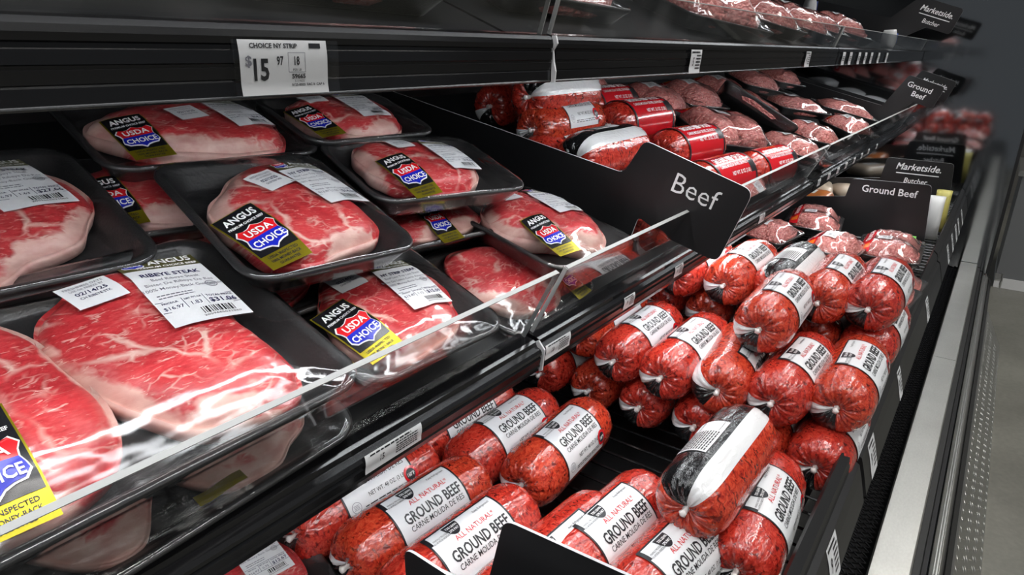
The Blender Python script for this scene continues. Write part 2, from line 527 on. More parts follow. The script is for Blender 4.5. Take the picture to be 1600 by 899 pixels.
# ------------------------------------------------------------------ case front: deck, rail, grille, bumper
DECK = -0.627
caseL, caseR = -2.6, 3.395
b = MB().box((caseL, 0.135, HC - 0.98), (caseR, 0.955, HC - 0.70)).box((caseL, 0.02, HC - 1.0), (caseR, 0.135, HC - 0.95)); struct(obj('trim_1', b.mesh('case_pan', 'scuffed_black')))
# deck grid : each wire is a part of its rack
XS = [caseL, 0.5175, 1.7, caseR]
wy = MB().tube((0, 0, 0), (0, 0.80, 0), 0.0022, 6).mesh('cross_wire', 'black_gloss')
for i in range(3):
    x0, x1 = XS[i] + .004, XS[i + 1] - .004
    t = thing('wire_rack', ['black wire deck rack under the near beef rolls', 'black wire deck rack under the tall stack of beef rolls', 'black wire deck rack at the mirrored end of the case'][i], 'rack', None, Matrix.Translation((x0, 0.095, HC + DECK - .004)))
    wx = MB().tube((0, 0, 0), (x1 - x0, 0, 0), 0.0035, 6).mesh('long_wire', 'black_gloss')
    for y in (0.0, 0.2, 0.4, 0.6, 0.80): o = obj('long_wire', wx, t); o.location = (0, y, -.0045)
    n = int((x1 - x0) / 0.038)
    for k in range(n + 1):
        o = obj('cross_wire', wy, t); o.location = (k * (x1 - x0) / n, 0, 0)
    bar = MB().box((0, -.004, -.03), (x1 - x0, .0, -.008)).mesh('edge_bar', 'black_satin'); obj('edge_bar', bar, t)
# price rails along the deck front
RAILPROF = [(.092, -.545), (.0815, -.555), (.079, -.563), (.078, -.575), (.070, -.580), (.064, -.600), (.054, -.640), (.060, -.640), (.074, -.602), (.090, -.58), (.098, -.56)]
for i, (x0, x1) in enumerate([(-.4, 0.965), (0.985, 2.2), (2.215, caseR)]):
    b = MB().extX(up(RAILPROF), x0, x1)
    o = obj('deck_price_rail', b.mesh('deck_price_rail', 'black_satin'))
    tag(o, ['black curved price rail along the deck front, nearest the camera', 'black curved price rail along the deck front beside the stacked rolls', 'black curved price rail along the deck front near the mirrored end'][i], 'price rail')
# air grille: fine expanded mesh
mb = MB()
gz = HC - 0.905
x = 0.2
while x < caseR - .02:
    for r in range(7):
        y0 = 0.040 + r * 0.0125
        xo = x + (0.0085 if r % 2 else 0)
        mb.tube((xo, y0, gz), (xo + .0085, y0 + .0125, gz + .003), .0019, 4)
        mb.tube((xo + .017, y0, gz), (xo + .0085, y0 + .0125, gz + .003), .0019, 4)
    x += 0.017
o = obj('air_grille', mb.mesh('air_grille', 'black_gloss'))
tag(o, 'black expanded mesh air grille between the price rail and the steel rail', 'grille'); o['kind'] = 'stuff'
# steel top rail in two lengths
sh = -.87
for i, (x0, x1) in enumerate([(-.6, 2.2), (2.202, caseR)]):
    b = MB().extX(up([(.034, sh - .004), (.031, sh), (-.028, sh), (-.031, sh - .004), (-.031, sh - .045), (.034, sh - .12)]), x0, x1)
    tag(obj('steel_rail', b.mesh('steel_rail', 'steel')), ['wide brushed steel rail along the case front, near length', 'short brushed steel rail length meeting the mirrored end panel'][i], 'rail')
t = thing('bumper_guard', 'black and aluminium bumper strip running below the steel rail', 'bumper', None, Matrix.Translation((0, 0, 0)))
def strip(name, prof, m, x0=-.6, x1=caseR): obj(name, MB().extX(up(prof), x0, x1).mesh(name, m), t)
strip('rubber_strip', [(-.032, -.885), (-.043, -.888), (-.046, -.905), (-.032, -.93)], 'rubber')
strip('groove_strip', [(-.046, -.90), (-.054, -.902), (-.057, -.925), (-.040, -.94)], 'black_satin')
strip('aluminium_strip', [(-.0575, -.905), (-.064, -.912), (-.0735, -.912), (-.082, -.930), (-.060, -.97)], 'aluminium')
strip('aluminium_ridge', [(-.066, -.911), (-.068, -.905), (-.0705, -.905), (-.0725, -.911)], 'aluminium')
strip('lower_rubber', [(-.084, -.925), (-.094, -.94), (-.097, -.97), (-.07, -.99)], 'rubber')
b = MB().box((caseL, -.07, 0.0), (caseR, .03, HC - .93)); struct(obj('trim_2', b.mesh('case_base', 'black_satin')))
# tread-plate kick guard
t = thing('kick_plate', 'silver tread plate kick guard with raised lugs along the floor', 'kick plate')
b = MB().extX([(-.07, .22), (-.115, .19), (-.190, .035), (-.195, .0), (-.07, .0)], -.6, caseR + .1); obj('plate', b.mesh('plate', 'aluminium'), t)
mb = MB()
p0 = Vector((0, -.117, .187)); p1 = Vector((0, -.189, .037)); dd = (p1 - p0); L_ = dd.length; dn = dd / L_; nn = Vector((0, dn.z, -dn.y)); nn = Vector((0, -abs(nn.y), abs(nn.z)))
x = 0.5; k = 0
while x < caseR:
    for j in range(6):
        s_ = (j + .5 + (.25 if k % 2 else -.25)) / 6 * L_
        c = p0 + dn * s_ + Vector((x, 0, 0)); a = (Vector((1, 0, 0)) + dn * (1 if (j + k) % 2 else -1)).normalized() * .009
        w = a.cross(nn).normalized() * .0022
        mb.add([c - a, c + w, c + a, c - w, c + nn * .0018], [(0, 1, 4), (1, 2, 4), (2, 3, 4), (3, 0, 4)])
    x += .021; k += 1
o = obj('tread_lugs', mb.mesh('tread_lugs', 'aluminium'), t); o['kind'] = 'stuff'
# bracket at the end of the bumper
o = obj('end_bracket', MB().box((3.30, -.125, HC - .905), (3.385, -.10, HC - .895)).box((3.30, -.128, HC - .94), (3.385, -.122, HC - .895)).mesh('end_bracket', 'aluminium'))
tag(o, 'small metal bracket on the bumper where it meets the end panel', 'bracket')

# ------------------------------------------------------------------ shelves
T22 = math.tan(math.radians(22))
def shelf_z(y): return -.300 + (y - .366) * T22
MIDLIP = [(.376, -.284), (.366, -.285), (.357, -.287), (.3535, -.2885), (.353, -.2935), (.3475, -.2955), (.3455, -.2985), (.3455, -.3015), (.3475, -.304), (.3465, -.306), (.348, -.3135), (.3475, -.3155), (.350, -.3215), (.353, -.3235), (.362, -.322), (.376, -.306)]
UPLIP = [(.362, .0185), (.349, .0175), (.3425, .0160), (.3398, .0130), (.3390, .0095), (.3396, .0060), (.3410, .0052), (.3412, .0030), (.3398, .0024), (.3402, -.0040), (.3410, -.0045), (.3412, -.0060), (.3408, -.0064), (.3416, -.0125), (.3424, -.0130), (.3420, -.0140), (.3424, -.0215), (.3412, -.0226), (.3418, -.0236), (.352, -.023), (.362, -.006)]
WHERE = ['nearest the camera', 'second along', 'third along, by the mirrored end']
def shelf(level, i, x0, x1):
    mid = level == 'mid'
    t = thing('display_shelf', ('black middle display shelf with acrylic front guard, ' if mid else 'black upper display shelf with price rail and acrylic guard, ') + WHERE[i], 'shelf', None, Matrix.Translation((x0, .35, HC + (-.3 if mid else 0))))
    off = Vector((-x0, -.35, -(HC + (-.3 if mid else 0))))
    def part(name, mb, m):
        mb.v = [tuple(Vector(v) + off) for v in mb.v]
        return obj(name, mb.mesh(name, m), t)
    lip = MIDLIP if mid else UPLIP
    part('price_rail', MB().extX(up(lip), x0, x1), 'black_gloss')
    z0 = -.302 if mid else .010
    slab = [(.372, z0), (.93, z0 + (.558) * T22), (.93, z0 - .014 + .558 * T22), (.372, z0 - .014)]
    part('shelf_panel', MB().extX(up(slab), x0, x1), 'black_satin')
    if mid: A, B = (.366, -.2855), (.324, -.204)
    else: A, B = (.350, .0175), (.336, .060)
    d = np.array(B) - np.array(A); nrm = np.array([d[1], -d[0]]) / np.linalg.norm(d) * .0045
    A2, B2 = np.array(A) + nrm, np.array(B) + nrm
    g = .006 if i else 0
    part('acrylic_guard', MB().extX(up([A, B, tuple(B2), tuple(A2)]), x0 + g, x1 - .004), 'acrylic')
    e = d / np.linalg.norm(d) * .0008
    part('polished_edge', MB().extX(up([tuple(np.array(B) + e * .05), tuple(np.array(B) + e), tuple(B2 + e), tuple(B2 + e * .05)]), x0 + g, x1 - .004), 'acrylic_edge')
    for xx in (x0 + g - .0012, x1 - .0038):
        part('guard_end', MB().extX(up([A, B, tuple(B2), tuple(A2)]), xx, xx + .0009), 'acrylic_edge')
    for xx in (x0 + .02, x1 - .028):
        br = [(.45, z0 - .016), (.93, z0 + .47 * T22), (.93, z0 - .06 + .45 * T22), (.55, z0 - .03)]
        part('bracket', MB().extX(up(br), xx, xx + .006), 'black_matte')
    return t
for i in range(3):
    x0, x1 = [(-2.6, .514), (.521, 1.70), (1.707, 3.39)][i]
    shelf('mid', i, x0, x1); shelf('up', i, x0, x1)
# chipped end pieces at the rail joints
def chip(name, prof, x, label):
    o = obj(name, MB().extX(up(prof), x, x + .0022).mesh(name, 'white_edge')); tag(o, label, 'end cap')
chip('rail_end_cap', [(.3385, .0165), (.3365, .010), (.341, .004), (.340, -.006), (.338, -.014), (.339, -.0235), (.3425, -.024), (.3425, .0165)], .5165, 'chipped pale end cap at the joint of the upper price rail')
chip('rail_end_cap', [(.352, -.2875), (.344, -.297), (.345, -.305), (.347, -.322), (.351, -.324), (.350, -.302), (.356, -.29)], .5165, 'chipped pale end cap at the joint of the middle price rail')
# LED strips under the shelf fronts and in the canopy
def led(name, x0, x1, y, z, label, m, w=.008, tilt=0.5):
    t = thing(name, label, 'lamp', None, Matrix.Translation((x0, y, HC + z)) @ Matrix.Rotation(tilt, 4, 'X'))
    obj('housing', MB().box((0, -w, 0), (x1 - x0, w, .006)).mesh('housing', 'lamp_housing'), t)
    obj('diffuser', MB().box((.004, -w * .85, -.0025), (x1 - x0 - .004, w * .85, -.0002)).mesh('diffuser', m), t)
led('led_strip', -.6, 3.38, .372, -.012, 'slim lamp strip under the upper shelf front', 'led', .007, .55)
led('led_strip', -.6, 3.38, .386, -.3245, 'slim lamp strip under the middle shelf front', 'led', .007, .35)
led('canopy_lamp', -1.1, 3.3, .20, .815, 'long lamp strip in the case canopy', 'led_canopy', .03, 0.0)

# ------------------------------------------------------------------ price tags
def flat_label(parent, name, fn, w, h, items, base='white_paper', na=6, nb=6):
    """a label sheet with its print; fn(a,b,off)->point"""
    s = obj(name, Flat().rect(-w / 2, -h / 2, w / 2, h / 2, na, nb).mesh(name, base, lambda a, b: fn(a, b, .0003)), parent)
    for nm, m, fl in items:
        if fl.v: obj(nm, fl.mesh(nm, m, lambda a, b: fn(a, b, .0006)), s)
    return s
def rail_fn(prof, x):
    """maps (a,b) on to a curved (y,z) polyline front, b=0 at mid"""
    P_ = np.array(prof); seg = np.r_[0, np.cumsum(np.linalg.norm(np.diff(P_, axis=0), axis=1))]; tot = seg[-1]
    def fn(a, b, off):
        s_ = min(max(tot / 2 - b, 0), tot)
        y = np.interp(s_, seg, P_[:, 0]); z = np.interp(s_, seg, P_[:, 1])
        return (x + a, y - off, z + HC)
    return fn, tot
t = thing('price_tag', 'large curved price tag for strip steaks on the upper rail', 'price tag')
fn, tot = rail_fn([(.3380, .0080), (.3378, .004), (.3376, .0), (.3384, -.008), (.3394, -.016), (.3390, -.0215)], .234)
k1 = Flat().text('CHOICE NY STRIP', -.008, .0140, .0042, .03, fit=.034).text('15', -.018, -.001, .019, .03, sx=.7).text('59665', .009, -.0058, .0042, .03)
k1.text('5119025', .0095, -.009, .0022).text('0125-0003', .0085, -.0115, .0024, .02).text('FAC 0  CAP 6', .022, -.0115, .0024, .02).rect(.018, .0125, .027, .0158)
k1.text('18', .008, .0045, .008, .02, sx=.6).text('97', -.0045, .0045, .008, .02, sx=.6).text('PER LB', .008, -.0015, .0022)
k2 = Flat().text('$', -.0265, .0045, .009, .02).rect(.0015, -.0032, .0145, -.0029).rect(.0015, .0095, .0145, .0098).rect(.0015, -.0032, .0018, .0098).rect(.0142, -.0032, .0145, .0098)
for k_ in (k1, k2): k_.v = [(a * .9, b * .84) for a, b in k_.v]
flat_label(t, 'paper', fn, .058, tot, [('lettering', 'ink', k1), ('price_box', 'ink_grey', k2)], nb=14)
sl = obj('sleeve', Flat().rect(-.033, -tot / 2, .037, tot / 2, 4, 14).mesh('sleeve', 'film', lambda a, b: fn(a, b, .0011)), t)
def small_tag(x, prof, w, label, txt, seed):
    t = thing('price_tag', label, 'price tag', 'small price tags')
    fn, tot = rail_fn(prof, x)
    f1 = Flat().text(txt, -w * .22, 0, tot * .5, .02, sx=.6).lines(w * .02, w * .42, tot * .32, -tot * .35, 5, seed, .5).lines(-w * .42, w * .3, tot * .45, tot * .33, 1, seed, .6)
    flat_label(t, 'paper', fn, w, tot, [('lettering', 'ink', f1)], nb=8)
PU = [(.3378, .0065), (.3376, .0), (.3384, -.008), (.3394, -.016), (.3390, -.0225)]
PM = [(.3455, -.2935), (.3445, -.2965), (.3445, -.3015), (.3458, -.3060), (.3462, -.3110)]
for x, lb, tx in ((.848, 'small price tag on the upper rail right of the cracked joint', '5'), (1.425, 'small price tag near the far end of the second upper rail', '4')): small_tag(x, PU, .036, lb, tx, int(x * 100))
for x, w, lb, tx in ((.300, .062, 'bent price tag on the middle rail above the near beef rolls', '15'), (.545, .05, 'price tag on the middle rail just past the broken joint', '10'), (.715, .03, 'small price tag on the middle rail left of the large sign', '9'), (.875, .03, 'small price tag on the middle rail under the large sign', '9'), (1.28, .035, 'small price tag on the middle rail right of the large sign', '6')): small_tag(x, PM, w, lb, tx, int(x * 100))
PD = [(.0695, -.5815), (.0635, -.600), (.0535, -.639)]
for x, w, lb in ((.77, .05, 'price tag on the deck rail nearest the camera'), (1.055, .05, 'price tag on the deck rail beside the lowest end roll'), (1.36, .04, 'price tag on the deck rail beside the upper end roll'), (1.85, .05, 'price tag on the deck rail just before the packed ground beef'), (2.45, .05, 'price tag on the deck rail beside the wide sign'), (2.62, .05, 'price tag on the deck rail just past the wide sign'), (2.78, .06, 'price tag on the deck rail beside the script sign'), (2.9, .05, 'price tag on the deck rail past the script sign'), (3.08, .05, 'price tag on the deck rail close to the end panel')): small_tag(x, PD, w, lb, '9', int(x * 100))
for i in range(7):
    xx = [1.76, 1.84, 1.95, 2.04, 2.13, 2.25, 2.4][i]
    t = thing('price_tag', 'tiny price tag in the far row on the upper rail', 'price tag', 'far row of tiny tags'); fn, tot = rail_fn(PU, xx)
    flat_label(t, 'paper', fn, .03, tot, [('lettering', 'ink', Flat().lines(-.01, .01, .006, -.006, 3, i))], nb=5)
for i in range(8):
    xx = [1.75, 1.86, 1.97, 2.08, 2.2, 2.32, 2.44, 2.6][i]
    t = thing('price_tag', 'tiny price tag in the far row on the middle rail', 'price tag', 'far row of tiny middle tags'); fn, tot = rail_fn(PM, xx)
    flat_label(t, 'paper', fn, .03, tot, [('lettering', 'ink', Flat().lines(-.01, .01, .004, -.004, 3, i))], nb=5)

# ------------------------------------------------------------------ divider signs (upright boards across the shelf)
def sign(label, X, poly, radii, texts, name='divider_sign', th=.003):
    """poly in (y, z rel).  Front faces the near end of the case (-x)."""
    pts = rounded(poly, radii)
    y0, z0 = pts[0]
    n = len(pts)
    vs = [(0, y - y0, z - z0) for y, z in pts] + [(th, y - y0, z - z0) for y, z in pts]
    mb = MB()
    mb.add(vs, [tuple(range(n)), tuple(range(2 * n - 1, n - 1, -1))], 0)
    mb.add(vs, [(i, n + i, n + (i + 1) % n, (i + 1) % n) for i in range(n)], 1)
    t = thing(name, label, 'sign', None, Matrix.Translation((X, y0, HC + z0)))
    bd = obj('board', mb.mesh('board', ['black_satin', 'white_edge']), t)
    for (body, cy, cz, size, ang, kw) in texts:
        f = Flat()
        if body == '_': f.rect(-kw['w'] / 2, -size / 2, kw['w'] / 2, size / 2)
        else: f.text(body, 0, 0, size, **kw)
        ca, sa = math.cos(ang), math.sin(ang)
        # a runs to -y (right as seen), b up
        fn = lambda a, b: (-.0006, cy - y0 - (a * ca - b * sa), cz - z0 + a * sa + b * ca)
        obj('lettering', f.mesh('lettering', 'print_white', fn, False), bd)
        if X > 2:
            bk = lambda a, b: (th + .0006, cy - y0 + (a * ca + b * sa), cz - z0 - a * sa + b * ca)
            obj('rear_lettering', f.mesh('rear_lettering', 'print_white', bk, False), bd)
    return t
ang = -math.atan2(.051, .159)
sign('large black board with the single white word on the middle shelf', .84,
     [(.93, -.085), (.93, -.056), (.428, -.161), (.398, -.112), (.241, -.165), (.278, -.268), (.353, -.246), (.400, -.222), (.416, -.272)],
     [0, 0, .016, .014, .014, .014, 0, .006, .01],
     [('Beef', .317, -.1745, .040, ang, dict(bold=-.004, sx=.98))])
# sign boards on the deck
sign('black sign board at the bottom edge standing among the near rolls', .395,
     [(.42, -.62), (.42, -.535), (.33, -.52), (.306, -.418), (.09, -.405), (.085, -.60)], [0, 0, .02, .018, .018, .01],
     [('Beef', .165, -.482, .06, 0.02, dict())])
sign('lower black divider board left of the near bottom sign', .352,
     [(.402, -.61), (.402, -.472), (.20, -.478), (.20, -.61)], [0, .014, .014, 0], [])
sign('wide black sign board with bold white words on the deck', 2.5,
     [(.75, -.62), (.75, -.52), (.56, -.49), (.40, -.47), (.388, -.405), (.150, -.402), (.136, -.60)], [0, 0, 0, .006, .016, .016, .01],
     [('Ground Beef', .268, -.436, .034, -.02, dict(bold=.012, fit=.168))])
def script(cy, cz, s, ang):
    ca, sa = math.cos(ang), math.sin(ang)
    R = lambda a, b: (cy - (a * ca - b * sa), cz + a * sa + b * ca)
    p1, p2, p3 = R(0, .25 * s), R(0, -.12 * s), R(0, -.48 * s)
    return [('Marketside.', *p1, .50 * s, ang, dict(bold=.012, shear=.25, fit=2.1 * s)), ('_', *p2, .05 * s, ang, dict(w=2.0 * s)), ('Butcher', *p3, .40 * s, ang, dict(bold=.005, shear=.15, fit=1.1 * s))]
sign('black sign board with underlined white script on the deck', 3.05,
     [(.75, -.62), (.75, -.52), (.37, -.48), (.358, -.395), (.126, -.400), (.112, -.58)], [0, 0, .006, .016, .016, .01], script(.242, -.445, .075, -.02))
# signs on the middle shelf, far
def far_sign(label, X, sh_, texts, w=.13, h=.083, y1=.205, z1=-.113, tl=-.33):
    ca, sa = math.cos(tl), math.sin(tl)
    R = lambda a, b: (y1 - (a * ca - b * sa) + w * 0, z1 + a * sa + b * ca)
    # a measured from the top right corner leftwards = negative
    P_ = [R(-w, 0), R(0, 0), R(0, -h), R(-w * .55, -h)]
    zz = shelf_z(.40) + sh_
    poly = [(.93, shelf_z(.93) + sh_ - .005), (.93, shelf_z(.93) + .03 + sh_), (.40, zz + .10)] + P_ + [(.40, zz + .01)]
    c = R(-w / 2, -h / 2)
    return sign(label, X, poly, [0, 0, .01, .012, .012, .012, .006, 0], texts(c, tl))
far_sign('small tilted black sign with two rows of white words on the middle shelf', 2.95, 0,
         lambda c, a: [('Ground', c[0] - .017 * math.sin(a), c[1] + .017 * math.cos(a), .027, a, dict(bold=.012, fit=.088)), ('Beef', c[0] + .017 * math.sin(a) + .01, c[1] - .018 * math.cos(a) + .004, .027, a, dict(bold=.012))])
far_sign('small tilted black sign with white script behind the two row sign', 3.10, 0, lambda c, a: script(c[0], c[1], .045, a), y1=.180, z1=-.098)
far_sign('small tilted black sign with white script on the upper shelf', 2.75, .31, lambda c, a: script(c[0], c[1], .050, a), w=.14, h=.083, y1=.186, z1=.143)

# ------------------------------------------------------------------ wrapped trays
def rr_pts(w, l, inset, r, nc=6, ns=6):
    """rounded rectangle, constant count"""
    hw, hl = w / 2 - inset, l / 2 - inset; r = max(.004, r - inset * .6); pts = []
    cs = [(hw - r, hl - r, 0), (-hw + r, hl - r, 90), (-hw + r, -hl + r, 180), (hw - r, -hl + r, 270)]
    for k, (cx, cy, a0) in enumerate(cs):
        for i in range(nc + 1):
            a = math.radians(a0 + 90 * i / nc); pts.append((cx + r * math.cos(a), cy + r * math.sin(a)))
        nx, ny, a1 = cs[(k + 1) % 4]; a = math.radians(a1)
        e = pts[-1]; q = (nx + r * math.cos(a), ny + r * math.sin(a))
        for i in range(1, ns): pts.append((e[0] + (q[0] - e[0]) * i / ns, e[1] + (q[1] - e[1]) * i / ns))
    return pts
def loft(rings, close_end=True, close_start=False):
    n = len(rings[0]); v = [p for r in rings for p in r]; f = []
    for k in range(len(rings) - 1):
        for i in range(n):
            j = (i + 1) % n; f.append((k * n + i, k * n + j, (k + 1) * n + j, (k + 1) * n + i))
    if close_end:
        c = np.mean(np.array(rings[-1]), 0); v.append(tuple(c)); q = len(v) - 1; k = len(rings) - 1
        f += [(k * n + i, k * n + (i + 1) % n, q) for i in range(n)]
    if close_start:
        c = np.mean(np.array(rings[0]), 0); v.append(tuple(c)); q = len(v) - 1
        f += [((i + 1) % n, i, q) for i in range(n)]
    return v, f
def tray_mesh(w, l, h, r=.028):
    R = lambda i, z: [(x, y, z) for x, y in rr_pts(w, l, i, r)]
    rings = [R(.020, 0), R(.017, .0015), R(.003, h - .006), R(.0, h - .003), R(.0, h - .0005), R(.002, h), R(.006, h - .0004), R(.009, h - .003), R(.020, .0085), R(.024, .006)]
    v, f = loft(rings, True, True); return mesh('foam_tray', v, f, 'foam_tray', True)
class Meat:
    def __init__(s, cx, cy, a, b, h, rot=0, fat=None, seed=0, sup=None, zf=.006, dips=()):
        if sup is None: a, b = a * 1.05, b * 1.05
        s.cx, s.cy, s.a, s.b, s.h, s.rot, s.fat, s.sup, s.zf = cx, cy, a, b, h, math.radians(rot), fat, sup, zf
        rr = random.Random(seed)
        s.hm = [(k, rr.uniform(.4, 1) * am * 1.45, rr.uniform(0, 6.28)) for k, am in ((1, .07), (2, .06), (3, .07), (4, .035), (5, .03), (7, .018), (11, .010))]
        s.ph = [rr.uniform(0, 6.28) for _ in range(6)]
        s.soft = 7 if sup is None else 3.2
    def outline(s, th):
        if s.sup:
            r = (np.abs(np.cos(th)) ** s.sup + np.abs(np.sin(th)) ** s.sup) ** (-1 / s.sup)
        else: r = np.ones_like(th)
        for k, am, p in s.hm: r = r + am * np.cos(k * th + p) * (.35 if s.sup else 1)
        return r
    def fit_in(s, hw, hl):
        th = np.linspace(0, 2 * math.pi, 90); c, q = math.cos(s.rot), math.sin(s.rot)
        for _ in range(30):
            o = s.outline(th); lx, ly = o * np.cos(th) * s.a, o * np.sin(th) * s.b
            x, y = s.cx + lx * c - ly * q, s.cy + lx * q + ly * c
            ok = True
            for v, lim, k in ((x, hw, 'cx'), (y, hl, 'cy')):
                lo, hi = v.min(), v.max()
                if hi - lo > 2 * lim:
                    s.a *= .98; s.b *= .98; ok = False
                elif hi > lim: setattr(s, k, getattr(s, k) - (hi - lim)); ok = False
                elif lo < -lim: setattr(s, k, getattr(s, k) + (-lim - lo)); ok = False
            if ok: break
    def lump(s, x, y):
        k = 1.0 if s.sup is None else 2.2
        return k * (.0012 * np.sin(x * 95 + s.ph[0]) * np.sin(y * 80 + s.ph[1]) + .0008 * np.sin(x * 210 + y * 130 + s.ph[2]) + .0006 * np.sin(y * 260 - x * 90 + s.ph[3]))
    def top(s, x, y):
        dx, dy = x - s.cx, y - s.cy; c, q = math.cos(-s.rot), math.sin(-s.rot)
        lx, ly = (dx * c - dy * q) / s.a, (dx * q + dy * c) / s.b
        th = np.arctan2(ly, lx); r = np.hypot(lx, ly) / s.outline(th)
        z = s.zf + s.h * np.sqrt(np.clip(1 - r ** s.soft, 0, 1)) + s.lump(x, y) * np.clip(1 - r ** 4, 0, 1)
        return np.where(r < 1, z, 0)
    def mesh(s, name, m):
        n = 72; th = np.linspace(0, 2 * math.pi, n, endpoint=False); o = s.outline(th); rings = []; fatv = []
        qs = [.90, .985, 1.0, .995, .98, .955, .92, .87, .80, .70, .58, .45, .30, .15]
        c, q = math.cos(s.rot), math.sin(s.rot)
        for k, r in enumerate(qs):
            lx, ly = r * o * np.cos(th) * s.a, r * o * np.sin(th) * s.b
            x, y = s.cx + lx * c - ly * q, s.cy + lx * q + ly * c
            if k == 0: z = np.full(n, s.zf)
            elif k == 1: z = np.full(n, s.zf + .12 * s.h)
            elif k == 2: z = np.full(n, s.zf + .34 * s.h)
            else: z = s.zf + s.h * np.sqrt(np.clip(1 - np.full(n, r) ** s.soft, 0, 1)) * 1.0 + s.lump(x, y) * (1 - r ** 4)
            if k == 3: z = np.maximum(z, s.zf + .55 * s.h)
            rings.append([(float(x[i]), float(y[i]), float(z[i])) for i in range(n)])
            if s.fat:
                w = np.zeros(n)
                for fa, hw, dep in s.fat:
                    d = np.abs((np.degrees(th) - fa + 180) % 360 - 180)
                    ang_ = np.clip(1.25 - d / hw, 0, 1)
                    w = np.maximum(w, ang_ * np.clip(1 - (1 - r) / dep * .55, 0, 1))
                fatv += list(w)
            else: fatv += [0] * n
        v, f = loft(rings); fatv.append(0)
        uv = []
        for fc in f:
            for i in fc:
                p = v[i]; uv.append((p[0] + p[2] * .3, p[1] + p[2] * .8))
        me = mesh(name, v, f, m, True, uv)
        at = me.attributes.new('fat', 'FLOAT', 'POINT'); at.data.foreach_set('value', fatv)
        return me
class Film:
    def __init__(s, w, l, h, meats, r=.028):
        s.w, s.l, s.h, s.r = w, l, h, r
        nx, ny = 44, 50
        s.xs = np.linspace(-w / 2, w / 2, nx); s.ys = np.linspace(-l / 2, l / 2, ny)
        X, Y = np.meshgrid(s.xs, s.ys, indexing='ij')
        ob = np.full_like(X, -1.0)
        for m in meats: ob = np.maximum(ob, np.where(m.top(X, Y) > 0, m.top(X, Y) + .0012, -1))
        hw, hl = w / 2, l / 2
        qx, qy = np.abs(X) - (hw - r), np.abs(Y) - (hl - r)
        sd = np.hypot(np.maximum(qx, 0), np.maximum(qy, 0)) + np.minimum(np.maximum(qx, qy), 0) - r
        fixed = sd > -.003
        H = np.maximum(ob, h)
        for _ in range(420):
            A = H.copy()
            A[1:-1, 1:-1] = .25 * (H[2:, 1:-1] + H[:-2, 1:-1] + H[1:-1, 2:] + H[1:-1, :-2])
            H = np.maximum(A, ob); H[fixed] = h + .0004
        s.H = H
    def z(s, x, y):
        nx, ny = s.H.shape
        fx = min(max((x + s.w / 2) / s.w * (nx - 1), 0), nx - 1.001); fy = min(max((y + s.l / 2) / s.l * (ny - 1), 0), ny - 1.001)
        i, j = int(fx), int(fy); a, b_ = fx - i, fy - j; H = s.H
        return (H[i, j] * (1 - a) + H[i + 1, j] * a) * (1 - b_) + (H[i, j + 1] * (1 - a) + H[i + 1, j + 1] * a) * b_
    def mesh(s, seed=0):
        rr = random.Random(seed); rings = []
        base = rr_pts(s.w, s.l, .001, s.r); n = len(base)
        ph = [rr.uniform(0, 6.28) for _ in range(4)]
        low = rr_pts(s.w, s.l, .0155, s.r)
        for fz in (.003, .35, .7):
            rings.append([(low[i][0] * (1 - fz) + base[i][0] * fz * 1.006, low[i][1] * (1 - fz) + base[i][1] * fz * 1.006, .0005 + (s.h - .003) * fz) for i in range(n)])
        rings.append([(x * 1.009, y * 1.009, s.h - .001) for x, y in base])
        for k in range(0, 26):
            q = 1 - k / 26 * .97
            ring = []
            for i, (x, y) in enumerate(base):
                t_ = 2 * math.pi * i / n
                rp = .0011 * math.exp(-((q - .90) / .07) ** 2) * (math.sin(17 * t_ + ph[0]) + .7 * math.sin(31 * t_ + ph[1]) * math.sin(3 * t_ + ph[2]))
                ring.append((x * q, y * q, s.z(x * q, y * q) + (rp if q < .995 else 0) + .0003))
            rings.append(ring)
        v, f = loft(rings); return mesh('wrap_film', v, f, 'film', True)
def pose(P, tilt, rot, h, roll=0):
    T, R_ = math.radians(tilt), math.radians(rot)
    M = Matrix.Translation((P[0], P[1], P[2] + HC)) @ Matrix.Rotation(T, 4, 'X') @ Matrix.Rotation(math.radians(roll), 4, 'Y') @ Matrix.Rotation(R_, 4, 'Z')
    return M @ Matrix.Translation((0, 0, -h))
def lab_fn(film, cx, cy, rot, lift=0.0):
    c, q = math.cos(math.radians(rot)), math.sin(math.radians(rot))
    def fn(a, b, off):
        x, y = cx + a * c - b * q, cy + a * q + b * c
        return (x, y, film.z(x, y) + .0006 + off * 1.4 + lift)
    return fn
